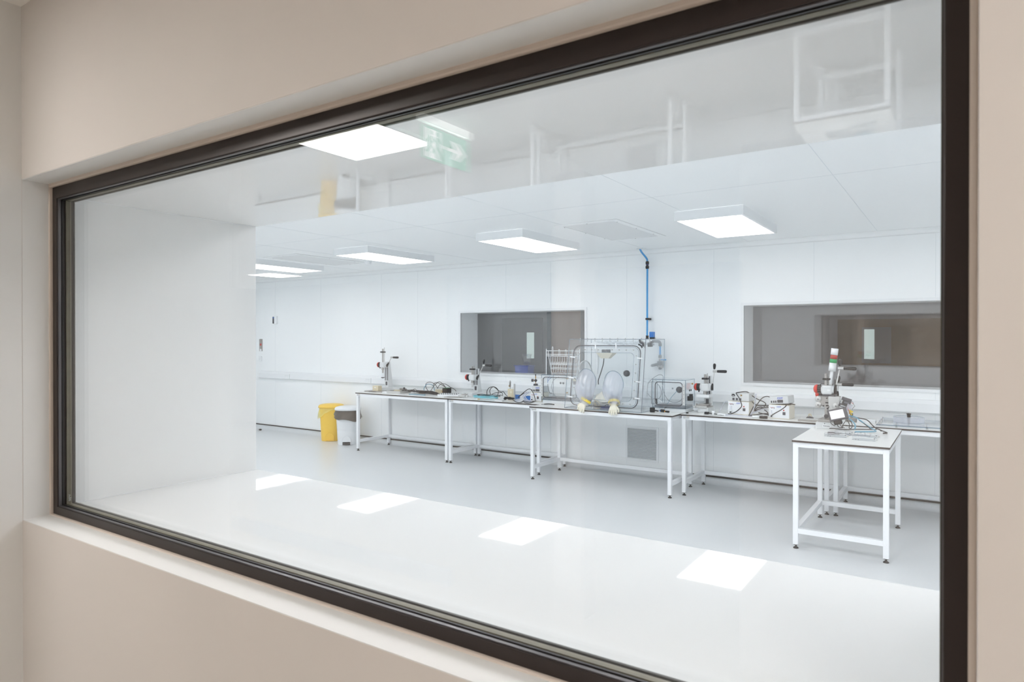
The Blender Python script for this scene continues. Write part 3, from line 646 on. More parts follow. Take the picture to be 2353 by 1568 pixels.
# extract grille low on the back wall
t = thing('wall_grille', 'white louvred grille low on the wall beneath the glove box bench', 'vent', (-3.295, WB, .386))
MB().ring(rect(-.217, .217, -.217, .217), rect(-.19, .19, -.19, .19), 'xz', -.012, 0, 'plastic').build('frame', t, bevel=.002)
MB().bx(-.19, .19, -.002, -.0005, -.19, .19, 'mgrey').build('backing', t)
for k in range(22):
    z = -.182 + k * .01735
    T = Matrix.Translation((0, -.009, z)) @ Matrix.Rotation(R(-52), 4, 'X')
    MB().bx(-.189, .189, -.0085, .0085, -.0012, .0012, 'plastic', T=T).build('slat', t)
# ================================================================== BENCHES
ZT = .878
def bench(w_, d_, loc, rz, label, tagx=True):
    """origin at the floor under the middle; front is -y"""
    t = thing('lab_bench', label, 'bench', loc, rz, 'white steel framed lab benches')
    a, c = w_ / 2, d_ / 2
    b = MB(); b.bx(-a, a, -c, c, ZT - .016, ZT - .0012, 'core'); b.bx(-a, a, -c, c, ZT - .0012, ZT, 'top')
    b.build('worktop', t)
    ht = ZT - .0165; q = .04; e = .034 - .02 + .0
    lx = a - e; ly = c - .026 + .02
    ly = min(ly, c - .004)
    for sx in (-1, 1):
        for sy in (-1, 1):
            x0, x1 = sorted((sx * lx, sx * (lx - q))); y0, y1 = sorted((sy * ly, sy * (ly - q)))
            l = MB().rbx(x0, x1, y0, y1, .032, ht, 'white', .002).build('leg', t)
            x, y = (x0 + x1) / 2, (y0 + y1) / 2
            MB().lathe([(.0, .0), (.021, .0), (.021, .004), (.012, .012), (.006, .016), (.006, .026), (.0185, .027), (.0185, .0325), (0, .0325)], (x, y, 0), (0, 0, 1), 'black', n=14).build('levelling_foot', l)
    k = q
    for y0, y1 in ((-ly, -ly + k), (ly - k, ly)):
        MB().bx(-lx + k, lx - k, y0, y1, ht - .04, ht, 'white').build('rail', t)
    for x0, x1 in ((-lx, -lx + k), (lx - k, lx)):
        MB().bx(x0, x1, -ly + k, ly - k, ht - .04, ht, 'white').build('rail', t)
        MB().bx(x0 + .0, x1 - .0, -ly + k, ly - k, .125, .165, 'white').build('rail', t)
    MB().bx(-lx + k, lx - k, ly - k, ly, .125, .165, 'white').build('rail', t)
    if tagx:
        s_ = MB().bx(-lx + .012, -lx + .085, -ly - .0008, -ly, ht - .036, ht - .003, 'lgrey').build('maker_sticker', t)
        text('Teknomek', .0145, 'greyprint', s_, (-lx + .046, -ly - .001, ht - .02), (R(90), 0, 0))
        MB().tube([(-lx + .052, -ly - .001, ht - .013), (-lx + .06, -ly - .001, ht - .008), (-lx + .072, -ly - .001, ht - .007), (-lx + .078, -ly - .001, ht - .012)], .0012, 'orange', n=5).build('swoosh', s_)
    return t
bench(1.8, .7, (-6.715, 7.415, 0), 0, 'white bench at the far left beside the pedal bins, carrying the tall press')
bench(1.48, .7, (-5.074, 7.412, 0), 0, 'white bench second from the left under the cyan hose coil')
bench(1.79, .7, (-3.436, 7.152, 0), 0, 'white bench pulled forward under the big clear glove box')
bench(1.48, .7, (-1.786, 7.36, 0), 0, 'white bench under the four controller boxes')
bench(1.8, .7, (-.135, 7.36, 0), 0, 'white bench at the right edge under the clear acrylic sheet')
bench(1.18, .692, (-.795, 6.328, 0), R(90), 'small white bench standing out in front, carrying the touchscreen press', tagx=False)

# ================================================================== BINS
def pedal_bin(loc, rz, mbody, mped, label):
    t = thing('pedal_bin', label, 'bin', loc, rz); t.scale = (.93, .93, .97)
    def oval(rx, ry, z, n=32, flat=.0):
        P = []
        for i in range(n):
            a = 2 * PI * i / n
            x = rx * abs(math.cos(a)) ** .8 * (1 if math.cos(a) > 0 else -1); y = ry * abs(math.sin(a)) ** .8 * (1 if math.sin(a) > 0 else -1)
            P.append(Vector((x, y, z)))
        return P
    MB().loft([oval(.165, .135, 0), oval(.17, .14, .02), oval(.2, .165, .56)], mbody).build('body', t)
    MB().loft([oval(.205, .17, .56), oval(.222, .187, .565), oval(.222, .187, .59), oval(.205, .17, .612), oval(.15, .12, .626), oval(.05, .04, .63)], mbody).build('lid', t)
    # arched foot recess and pedal on the front
    arch = [(-.075, .004), (.075, .004), (.075, .05)] + [(.075 * math.cos(R(a)), .06 + .085 * math.sin(R(a))) for a in range(0, 181, 15)] + [(-.075, .05)]
    o = MB().prism(arch, 'xz', -.1525, -.1, mbody).tube([(x, -.1535, z) for x, z in arch[2:-1]], .004, mbody, n=6, smooth=False).build('foot_recess', t)
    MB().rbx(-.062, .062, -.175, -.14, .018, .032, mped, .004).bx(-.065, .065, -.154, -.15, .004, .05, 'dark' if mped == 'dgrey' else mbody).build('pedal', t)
    return t, oval
tb, ov = pedal_bin((-8.71, 7.55, 0), R(38), 'yellow', 'yellow', 'yellow pedal bin with a yellow liner against the far wall')
def bag(t, m, lo, hi, n=48, amp=.012, drop=None, z0=.575):
    rings = []
    for k in range(6):
        f = k / 5; P = []
        for i in range(n):
            a = 2 * PI * i / n
            L = drop(a)
            rx = .203 + .03 * f + amp * math.sin(9 * a + k) * f + .008 * math.sin(23 * a) * f; ry = .168 + .03 * f + amp * math.cos(7 * a + k) * f
            P.append(Vector((rx * abs(math.cos(a)) ** .8 * (1 if math.cos(a) > 0 else -1), ry * abs(math.sin(a)) ** .8 * (1 if math.sin(a) > 0 else -1), z0 - L * f)))
        rings.append(P)
    return MB().loft(rings, m, cap=False).build('bin_liner', t)
bag(tb, 'ybag', 0, 0, drop=lambda a: .03 + .17 * max(0, math.cos(a - R(200))) ** 1.5)
tw, ov = pedal_bin((-8.19, 7.44, 0), R(38), 'plastic', 'dgrey', 'white pedal bin with a black liner beside the yellow bin')
bag(tw, 'bbag', 0, 0, drop=lambda a: .09 + .07 * max(0, math.cos(a - R(270))) + .05 * max(0, math.cos(a - R(350))) + .012 * math.sin(5 * a))

# ================================================================== HAND PRESSES
def hand_press(loc, rz, label, head=.27, ctop=.40, rtop=.43, rlow=.14, collar=.385, lever=(.10, .13), tall=False, plate=None, stage=False, up_grip=True, base=(.06, .2)):
    """origin on the bench; ram side faces -y, lever on +x, knob on -x"""
    t = thing('hand_press', label, 'hand press', loc, rz, 'bench hand presses')
    MB().rbx(-.058, .058, -.15, .10, 0, .06, 'lgrey', .006).bx(-.03, .03, -.1512, -.15, .02, .04, 'plastic').build('base', t)
    c = MB().rbx(-.037, .037, .02, .062, .058, ctop, 'lgrey', .003).build('column', t)
    MB().bx(-.031, -.017, .0185, .0205, .16, ctop - .005, 'dgrey').bx(.017, .031, .0185, .0205, .16, ctop - .005, 'dgrey').bx(-.004, .004, .0185, .0205, .16, ctop - .005, 'mgrey').build('slot', c)
    MB().bx(-.016, .016, .0175, .0205, .085, .14, 'dgrey').build('recess', c)
    zr = min(ctop, head + .06)
    MB().prism([(.062, .058), (.062, zr), (.075, zr), (.15, .02), (.15, 0), (.09, 0), (.09, .058)], 'yz', -.012, .030, 'lgrey').build('rib', t, bevel=.003)
    h = MB().rbx(-.045, .045, -.095, .02, head - .043, head + .043, 'lgrey', .014)
    h.cyl((-.06, -.035, head), (.06, -.035, head), .036, 'lgrey', n=24).build('head', t)
    h = MB()
    h.cyl((0, -.065, rlow + .06), (0, -.065, rtop), .0125, 'steel', n=16)
    h.cyl((0, -.065, head - .075), (0, -.065, head - .04), .02, 'steel', n=16)
    h.build('ram', t)
    if tall:
        MB().cyl((.02, -.05, head), (.02, -.05, rtop + .022), .0035, 'steel', n=8).build('gauge_rod', t)
        MB().cyl((0, -.065, rlow + .012), (0, -.065, rlow + .075), .02, 'plastic', n=18).build('ram_tool', t)
        MB().lathe([(0, -.012), (.012, -.01), (.03, 0), (.03, .006), (0, .008)], (0, -.065, rlow + .004), (0, 0, 1), 'dgrey', n=18).build('press_pad', t)
    else:
        MB().cyl((0, -.065, rlow), (0, -.065, rlow + .062), .014, 'alu', n=16).build('ram_tool', t)
        MB().cyl((.02, -.05, head), (.02, -.05, rtop + .01), .005, 'steel', n=8).build('gauge_rod', t)
    MB().rbx(-.032, .036, -.092, -.04, collar - .01, collar + .01, 'black', .003).build('stop_collar', t)
    k = MB().cyl((-.06, -.035, head), (-.098, -.035, head), .032, 'dgrey', n=24)
    for a in range(0, 360, 30):
        ca, sa = math.cos(R(a)) * .034, math.sin(R(a)) * .034
        k.cyl((-.066, -.035 + ca, head + sa), (-.096, -.035 + ca, head + sa), .006, 'black', n=8)
    k.build('spring_housing', t)
    MB().lathe([(.036, 0), (.042, .004), (.04, .016), (.03, .028), (.012, .036), (0, .037)], (-.098, -.035, head), (-1, 0, 0), 'red').build('red_knob', t)
    MB().rbx(-.082, -.07, -.055, -.03, head - .056, head - .03, 'black', .004).build('adjuster', t)
    # lever: hub, rod, grips
    y0, z0 = -.035, head; y1, z1 = y0 + lever[0], z0 + lever[1]
    dv = Vector((0, lever[0], lever[1])).normalized()
    MB().cyl((.056, y0, z0), (.07, y0, z0), .018, 'black', n=18).tube([(.068, y0 - dv.y * .03, z0 - dv.z * .03), (.068, y0, z0), (.068, y0 + dv.y * .03, z0 + dv.z * .03), (.068, y0 + dv.y * .045, z0 + dv.z * .045)], lambda f: .018 - .011 * f, 'black', n=12).build('lever_hub', t)
    l = MB().cyl((.068, y0, z0), (.068, y1, z1), .0055, 'alu', n=12).cyl((.054, y1, z1), (.10, y1, z1), .013, 'alu', n=16).build('lever_rod', t)
    MB().lathe([(.012, 0), (.0155, .004), (.016, .05), (.0175, .085), (.014, .102), (.004, .106), (0, .106)], (.10, y1, z1), (1, 0, 0), 'blackg', n=18).build('grip', l)
    if up_grip:
        u = Vector((0, dv.y * .25, 1)).normalized()
        MB().lathe([(.007, .022), (.0115, .028), (.017, .06), (.015, .08), (.006, .088), (0, .088)], (.068, y1, z1), u, 'blackg', n=16).build('grip', l)
    if plate:
        MB().rbx(-.085, .06, -.13, .018, plate, plate + .032, 'plastic', .003).build('pressure_plate', t)
    if stage:
        b = MB().rbx(-.055, .075, -.145, -.01, .06, .072, 'steel', .002).rbx(-.075, .045, -.165, -.03, .072, .084, 'steel', .002).rbx(-.05, .06, -.14, -.02, .084, .096, 'steel', .002)
        b.cyl((-.09, -.1, .078), (-.075, -.1, .078), .016, 'steel').cyl((-.07, -.168, .064), (.05, -.168, .064), .009, 'alu').cyl((-.112, -.13, .06), (-.085, -.13, .06), .014, 'alu')
        b.build('positioning_stage', t)
    return t
hand_press((-7.47, 7.56, ZT), R(4), 'tallest hand press with a white ram tool at the left end of the first bench', head=.405, ctop=.452, rtop=.655, rlow=.205, collar=.605, lever=(.095, .115), tall=True, up_grip=False)
hand_press((-5.71, 7.54, ZT), R(4), 'hand press standing beside the pale metal tray left of the cyan hose coil', head=.268, ctop=.39, rtop=.425, rlow=.13, collar=.385, lever=(.155, .165))
hand_press((-2.37, 7.42, ZT), R(2), 'hand press with a white square plate right of the clear chamber', head=.275, ctop=.40, rtop=.42, rlow=.16, collar=.372, lever=(.09, .175), plate=.165, stage=True)
hand_press((-1.10, 7.36, ZT), R(2), 'hand press half hidden behind the touchscreen press at the far right', head=.255, ctop=.33, rtop=.36, rlow=.12, collar=.33, lever=(.09, .10))

# ================================================================== THE TOUCHSCREEN PRESS ON THE FRONT BENCH
t = thing('screen_press', 'grey press with wheels, stack light and levers on the small front bench', 'press machine', (-1.0, 6.72, ZT))
def LP(x, y, z): return (x + 1.0, y - 6.72, z - ZT)
MB().rbx(-.105, .075, -.14, .13, 0, .06, 'lgrey', .004).build('base', t)
n_ = MB().bx(-.048, .02, -.1412, -.14, .016, .042, 'plastic').build('name_plate', t)
text('Kniehebel', .0135, 'greyprint', n_, (-.014, -.1416, .029), (R(90), 0, 0), bold=.0003)
MB().cyl((-.03, -.1405, .05), (-.03, -.1415, .05), .004, 'dark', n=10).build('screw', t)
MB().rbx(-.09, .06, -.12, .09, .06, .085, 'steel', .003).build('bed_plate', t)
c = MB().rbx(-.045, .035, -.05, .05, .08, .2, 'steel', .003).build('column', t)
MB().cyl((-.03, -.058, .108), (-.03, -.05, .108), .019, 'dgrey', n=18).rbx(-.015, .03, -.056, -.05, .155, .19, 'dgrey', .002).build('clamp_knob', c)
b = MB().rbx(-.105, .075, -.045, .035, .195, .29, 'steel', .004).rbx(-.012, .082, -.06, .035, .155, .292, 'alu', .004)
b.build('carriage', t)
b = MB()
for x, z in ((-.026, .272), (-.026, .205), (-.012, .205), (-.02, .18), (-.055, .2)): b.cyl((x, -.0615, z), (x, -.045, z), .006, 'dark', n=10)
b.rbx(-.038, -.014, -.05, -.044, .225, .237, 'dark', .001)
b.build('bolt', t)
for x, z, y in ((-.098, .262, -.06), (-.098, .208, -.06), (.052, .207, -.075)):
    wv = MB().lathe([(0, 0), (.009, 0), (.011, .002), (.027, .002), (.029, .006), (.029, .014), (.0, .014)], (x, y, z), (0, 1, 0), 'alu', n=28).build('hand_wheel', t)
    MB().cyl((x, y - .002, z), (x, y + .001, z), .006, 'dgrey', n=12).build('hub', wv)
hz = .348
MB().rbx(-.07, .018, -.07, .03, hz - .042, hz + .042, 'lgrey', .016).cyl((-.075, -.02, hz), (.03, -.02, hz), .036, 'lgrey', n=24).bx(-.02, .004, -.0712, -.07, hz - .006, hz + .006, 'plastic').build('head', t)
MB().rbx(-.06, .045, -.06, .03, .29, .308, 'dgrey', .003).build('head_clamp', t)
MB().cyl((-.035, -.045, .29), (-.035, -.045, .498), .0125, 'steel', n=16).cyl((-.012, -.04, .38), (-.012, -.04, .47), .005, 'steel', n=8).build('ram', t)
MB().rbx(-.06, .0, -.07, -.02, .438, .456, 'black', .003).build('stop_collar', t)
k = MB().cyl((-.072, -.02, hz + .004), (-.108, -.02, hz + .004), .033, 'dgrey', n=24)
for a in range(0, 360, 30): k.cyl((-.08, -.02 + math.cos(R(a)) * .034, hz + .004 + math.sin(R(a)) * .034), (-.105, -.02 + math.cos(R(a)) * .034, hz + .004 + math.sin(R(a)) * .034), .006, 'black', n=8)
k.build('spring_housing', t)
MB().lathe([(.036, 0), (.043, .004), (.041, .016), (.032, .028), (.012, .036), (0, .037)], (-.107, -.02, hz + .004), (-1, 0, 0), 'red').build('red_knob', t)
MB().cyl((.026, -.02, hz - .01), (.042, -.02, hz - .01), .018, 'black', n=16).tube([(.04, -.02, hz - .04), (.04, -.02, hz - .01), (.042, -.015, hz + .025), (.044, -.012, hz + .05)], lambda f: .018 - .011 * f, 'black', n=12).build('lever_hub', t)
l = MB().cyl((.04, -.02, hz), (.07, .03, .545), .0055, 'alu', n=12).cyl((.055, .03, .545), (.102, .03, .545), .014, 'alu', n=16).build('lever_rod', t)
MB().lathe([(.012, 0), (.0155, .004), (.0165, .05), (.018, .085), (.015, .103), (.004, .108), (0, .108)], (.1, .03, .545), (1, 0, 0), 'blackg', n=18).build('grip', l)
MB().lathe([(.007, .02), (.012, .028), (.018, .058), (.016, .08), (.006, .088), (0, .088)], (.07, .03, .545), (.05, .1, 1), 'blackg', n=16).build('grip', l)
# stack light, leaning slightly
s_ = MB().tube([(-.03, .08, .29), (-.002, .08, .52)], .0145, 'plastic', smooth=False, n=14).build('beacon_pole', t)
ax = Vector((.115, 0, 1)).normalized(); o0 = Vector((-.002, .08, .515))
for z0, z1, m_, nm in ((0, .078, 'plastic', 'beacon_base'), (.078, .114, 'green', 'green_lens'), (.114, .152, 'redlens', 'red_lens'), (.152, .212, 'plastic', 'beacon_cap')):
    MB().lathe([(0, z0 + .0005), (.0305, z0 + .0005), (.0305, z1 - .0005), (0, z1 - .0005)], o0, ax, m_, n=28).build(nm, s_)
MB().tube([(.02, .06, .02), (.022, .06, .3), (.03, .04, .44)], .004, 'cable', n=8).build('sensor_lead', t)
# touchscreen on a swivel bracket
T = Matrix.Translation(LP(-.908, 6.48, 1.028)) @ Matrix.Rotation(R(6), 4, 'Z') @ Matrix.Rotation(R(-16), 4, 'X') @ Matrix.Rotation(R(-15), 4, 'Y')
sc = MB().rbx(-.078, .078, -.006, .012, -.052, .052, 'dgrey', .005, T=T).rbx(-.065, .065, .012, .04, -.042, .042, 'black', .005, T=T).build('touchscreen', t)
MB().bx(-.062, .05, -.0072, -.0062, -.036, .038, 'screen', T=T).build('display', sc)
MB().rbx(-.05, .02, .0, .03, -.085, -.045, 'cable', .01, T=T).build('lead_cover', sc)
MB().tube([LP(-.93, 6.52, 1.0), LP(-.95, 6.6, .99), LP(-.97, 6.66, 1.0)], .009, 'dgrey').build('bracket', sc)
# small controller with terminals above the screen
T = Matrix.Translation(LP(-.86, 6.6, 1.135)) @ Matrix.Rotation(R(8), 4, 'Z') @ Matrix.Rotation(R(18), 4, 'Y') @ Matrix.Rotation(R(30), 4, 'X')
pc = MB().rbx(-.04, .042, -.02, .03, -.022, .022, 'dgrey', .003, T=T).build('controller', t)
b = MB()
for i in range(5): b.bx(-.04, -.026, -.022, -.02, -.019 + i * .008, -.014 + i * .008, 'lgrey', T=T)
b.bx(-.012, .03, -.0215, -.02, -.006, .012, 'mgrey', T=T)
b.build('terminals', pc)
MB().rbx(-.045, .03, -.015, .02, -.06, -.026, 'dgrey', .003, T=T).bx(-.03, .015, -.0165, -.015, -.05, -.04, 'plastic', T=T).build('controller', t)
MB().rbx(-.018, .022, -.012, .012, -.03, .03, 'milk', .003, T=Matrix.Translation(LP(-.833, 6.57, 1.085)) @ Matrix.Rotation(R(20), 4, 'Y')).build('relay_socket', t)
b = MB()
rnd = random.Random(3)
for i in range(9):
    b.cb(LP(-.812 + rnd.uniform(-.012, .012), 6.56 + rnd.uniform(-.01, .01), 1.045 + rnd.uniform(-.02, .02)), (.012, .012, .012), 'yband', T=None)
b.rbx(*(lambda p: (p[0] - .012, p[0] + .012, p[1] - .01, p[1] + .01, p[2] - .03, p[2] + .005))(LP(-.81, 6.57, 1.03)), 'dgrey', .003)
b.build('terminal_block', t)
MB().rbx(*(lambda p: (p[0] - .04, p[0] + .05, p[1] - .02, p[1] + .02, p[2] - .018, p[2] + .018))(LP(-.82, 6.58, .975)), 'steel', .003).build('mounting_rail', t)
def loc_pts(k, off=(1.0, -6.72, -ZT)): return [(p[0] + off[0], p[1] + off[1], p[2] + off[2]) for p in CAB[k]]
for k_, r_, m_ in (('wp', .0035, 'cable'), ('wj', .003, 'cable'), ('wk', .005, 'teal'), ('wr1', .0018, 'red'), ('wr2', .0018, 'red'), ('wr3', .0016, 'cable'), ('we', .0035, 'cable'), ('wf', .0035, 'cable'), ('wg', .003, 'cable'), ('wh', .003, 'cable'), ('wi', .003, 'cable'), ('wn', .003, 'cable'), ('wd', .0055, 'teal')):
    MB().tube(loc_pts(k_), r_, m_, n=7).build('lead', t)
# ================================================================== GLOVE BOX
GX0, GX1, GY0, GY1, GZ1 = -3.88, -2.91, 6.86, 7.55, 1.69
t = thing('glove_box', 'large clear acrylic glove box with two hanging sleeves on the middle bench', 'glove box', (-3.395, 6.86, ZT))
ox, oy = -3.395, 6.86
def L3(x, y, z): return (x - ox, y - oy, z - ZT)
x0, x1, d_, h_ = GX0 - ox, GX1 - ox, GY1 - oy, GZ1 - ZT
st = .125      # the front leans back towards the top
th = .01
def FY(z): return st * z / h_
MB().bx(x0, x1, 0, d_, 0, th, 'acry').build('base_panel', t)
MB().bx(x0, x1, st, d_, h_ - th, h_, 'acry').build('top_panel', t)
MB().bx(x0 + th, x1 - th, d_ - th, d_, th, h_ - th, 'acry').build('back_panel', t)
MB().prism([(0, th), (d_, th), (d_, h_ - th), (st, h_ - th)], 'yz', x0, x0 + th, 'acry').build('side_panel', t)
MB().prism([(0, th), (d_, th), (d_, h_ - th), (st, h_ - th)], 'yz', x1 - th, x1, 'acry').build('side_panel', t)
MB().prism([(.001, th), (.001 + th, th), (st + th, h_ - th), (st, h_ - th)], 'yz', x0 + th, x1 - th, 'acry').build('front_panel', t)
e = .0035
b = MB()
def bar(p, q, r=e, m='acryedge'): b.tube([p, q], r, m, n=6, smooth=False)
for x in (x0 + e, x1 - e):
    bar((x, e, e), (x, st, h_ - e), e * 1.15, 'mgrey' if x > 0 else 'acryedge'); bar((x, d_ - e, e), (x, d_ - e, h_ - e)); bar((x, e, e), (x, d_ - e, e)); bar((x, st, h_ - e), (x, d_ - e, h_ - e))
for y, z in ((e, e), (d_ - e, e), (st, h_ - e), (d_ - e, h_ - e)): bar((x0, y, z), (x1, y, z))
b.build('edge', t)
# bolted front frame: gasket, flange and studs, on the leaning plane
def PF(x, z, off=0): return Vector((x, FY(z) - off, z))
def loop(m_, r_, inset_l, inset_r, z0, z1, rad, off, nm):
    P = rrect(x0 + inset_l, x1 - inset_r, z0, z1, rad, 6)
    return MB().tube([PF(u, v, off) for u, v in P], r_, m_, n=8, closed=True, smooth=False).build(nm, t)
loop('dgrey', .005, .075, .052, .045, .735, .085, .008, 'door_gasket')
fo = rrect(x0 + .09, x1 - .066, .062, .72, .07, 6); fi = rrect(x0 + .145, x1 - .125, .118, .655, .05, 6)
b = MB(); n = len(fo)
vs = [PF(u, v, .004) for u, v in fo] + [PF(u, v, .004) for u, v in fi] + [PF(u, v, .012) for u, v in fo] + [PF(u, v, .012) for u, v in fi]
fs = []
for i in range(n):
    j = (i + 1) % n; fs += [(2 * n + i, 3 * n + i, 3 * n + j, 2 * n + j), (i, 2 * n + i, 2 * n + j, j), (n + i, n + j, 3 * n + j, 3 * n + i)]
b.add(vs, fs, 'frost'); b.build('clamp_frame', t)
for nm, pl, rr_ in (('frame_edge', fo, .0022), ('frame_edge', fi, .0022)):
    MB().tube([PF(u, v, .012) for u, v in pl], rr_, 'acryedge', n=5, closed=True, smooth=False).build(nm, t)
bl = rrect(x0 + .118, x1 - .096, .09, .688, .05, 1)
us = [x0 + .14 + i * (.97 - .236 - .04) / 8 for i in range(9)]
bp_ = [(u, .09) for u in us] + [(u, .688) for u in us] + [(x0 + .118, .15 + i * .095) for i in range(6)] + [(x1 - .096, .15 + i * .095) for i in range(6)]
for u, v in bp_:
    MB().cyl(PF(u, v, .012), PF(u, v, .022), .006, 'steel', n=8).cyl(PF(u, v, .022), PF(u, v, .03), .003, 'steel', n=6).build('stud', t)
for u, v, a in ((x0 + .075, .6, 0), (x0 + .075, .36, 0), (x0 + .075, .14, 0), (x0 + .36, .735, 90), (x0 + .62, .735, 90), (x1 - .052, .6, 0), (x1 - .052, .34, 0), (x1 - .052, .16, 0)):
    p, q = (PF(u - .03, v, .02), PF(u + .035, v - .006, .026)) if a == 0 else (PF(u - .004, v + .03, .02), PF(u + .008, v - .035, .024))
    MB().tube([p, q], .008, 'plastic', n=8, smooth=False).build('latch', t)
# top rim bolts
for i in range(9):
    u = x0 + .13 + i * (.97 - .2) / 8
    MB().cyl((u, st + .03, h_), (u, st + .03, h_ + .012), .007, 'alu', n=8).cyl((u, st + .03, h_ - .03), (u, st + .03, h_ - .01), .006, 'alu', n=8).build('top_bolt', t)
# crinkled film gathered under the roof
rnd = random.Random(11); b = MB(); nx, ny = 40, 8; vs = []
for i in range(nx + 1):
    for j in range(ny + 1):
        vs.append((x0 + .33 + i * (.59 / nx) + rnd.uniform(-.006, .006), st + .02 + j * .05, h_ - .03 - .045 * (j / ny) + rnd.uniform(-.012, .012)))
b.add(vs, [(i * (ny + 1) + j, (i + 1) * (ny + 1) + j, (i + 1) * (ny + 1) + j + 1, i * (ny + 1) + j + 1) for i in range(nx) for j in range(ny)], 'film')
b.build('roof_film', t)
b = MB()
b.tube([(x1 - .09, st + .03, h_ - .012), (x1 - .075, st + .02, h_ - .04), (x1 - .05, st + .02, h_ - .05), (x1 - .045, st + .02, h_ - .085)], .012, 'dgrey', n=8)
b.tube([(x1 - .1, st + .02, h_ - .06), (x1 - .07, st + .02, h_ - .075), (x1 - .055, st + .02, h_ - .1)], .009, 'black', n=8)
b.tube([(x1 - .065, st + .03, h_ - .02), (x1 - .035, st + .03, h_ - .05), (x1 - .03, st + .03, h_ - .1)], .005, 'steel', n=8)
b.build('valve_tap', t)
# round transfer door in the left side, seen from inside
b = MB().lathe([(.0, .0), (.19, .0), (.2, .006), (.2, .02), (.19, .026), (.0, .026)], (x0 + .011, .46, .34), (1, 0, 0), 'frost', n=40)
b.build('transfer_door', t)
MB().lathe([(.2, .012), (.208, .012), (.208, .024), (.2, .024)], (x0 + .011, .46, .34), (1, 0, 0), 'lgrey', n=40).build('door_rim', t)
MB().lathe([(.014, 0), (.014, .02), (.0, .02)], (x0 + .04, .39, .33), (1, 0, 0), 'plastic', n=14).build('door_knob', t)
# side frame of the right chamber opening
P = rrect(.33, .5, .07, .33, .03, 5)
MB().tube([(x1 - .02, u, v) for u, v in P], .004, 'mgrey', n=6, closed=True, smooth=False).build('side_opening', t)
# lamp with cord
lp = MB().loft([[Vector((cx + sx * w1, cy + sy * w2, z)) for sx, sy in ((-1, -1), (1, -1), (1, 1), (-1, 1))] for cx, cy, w1, w2, z in ((-.055, .22, .05, .03, .585), (-.045, .22, .1, .06, .645), (-.045, .22, .1, .06, .652))], 'offwhite', sm=False).build('interior_lamp', t)
MB().rbx(-.09, -.01, .18, .26, .652, .69, 'dgrey', .006).build('lamp_bracket', lp)
MB().tube([L3(-3.48, 7.1, 1.5), L3(-3.5, 7.12, 1.4), L3(-3.54, 7.14, 1.3), L3(-3.585, 7.16, 1.2), L3(-3.588, 7.17, 1.15)], .0055, 'cable').build('lamp_cord', lp)
MB().tube([(x0 + .2, .3, h_ - .06), (x0 + .27, .3, h_ - .14), (x0 + .285, .3, h_ - .28), (x0 + .27, .3, h_ - .42)], lambda f: .026 - .012 * f, 'plastic', n=10).build('hanging_tube', t)
# black rotary fitting on the back wall
k = MB().lathe([(.0, .035), (.024, .035), (.03, .028), (.036, .02), (.038, .0)], L3(-3.385, 7.535, 1.27), (0, -1, 0), 'dgrey', n=20)
for a in range(0, 360, 30): k.cyl(L3(-3.385 + .036 * math.cos(R(a)), 7.52, 1.27 + .036 * math.sin(R(a))), L3(-3.385 + .034 * math.cos(R(a)), 7.5, 1.27 + .034 * math.sin(R(a))), .005, 'dgrey', n=6)
k.build('cable_gland', t)
# sleeves and gloves
def hand_glove(parent, wrist, tip, spread, side, up):
    W = Vector(wrist); D = (Vector(tip) - W); Ln = D.length; D.normalize()
    Sd = Vector(spread).normalized(); Sd = (Sd - D * Sd.dot(D)).normalized(); N = D.cross(Sd).normalized()
    b = MB(); n = 16
    def ringp(f, w2, th2): return [W + D * (Ln * f) + Sd * (w2 * math.cos(2 * PI * i / n)) + N * (th2 * math.sin(2 * PI * i / n)) for i in range(n)]
    b.loft([ringp(-.12, .031, .026), ringp(.05, .032, .024), ringp(.25, .040, .022), ringp(.42, .046, .019), ringp(.55, .046, .015), ringp(.6, .04, .010)], 'whiteglove')
    lens = (.30, .37, .39, .33)
    for i, ln in enumerate(lens):
        u = (-.034 + i * .0228) * side
        p0 = W + D * Ln * .52 + Sd * u; sp = Sd * (u * .2)
        q = [p0, p0 + D * Ln * ln * .4 + sp * .4 + N * up * .004, p0 + D * Ln * ln * .75 + sp * .8 + N * up * .012, p0 + D * Ln * ln * .98 + sp + N * up * .026]
        b.tube(q, lambda f: .0128 - .0035 * f * f, 'whiteglove', n=10)
        b.ball(q[-1], .0093, 'whiteglove', n=8)
    p0 = W + D * Ln * .18 - Sd * .03 * side
    q = [p0, p0 - Sd * .02 * side + D * Ln * .14 + N * up * .006, p0 - Sd * .03 * side + D * Ln * .3 + N * up * .016, p0 - Sd * .026 * side + D * Ln * .42 + N * up * .024]
    b.tube(q, lambda f: .0125 - .004 * f, 'whiteglove', n=10); b.ball(q[-1], .0085, 'whiteglove', n=8)
    return b.build('glove', parent)
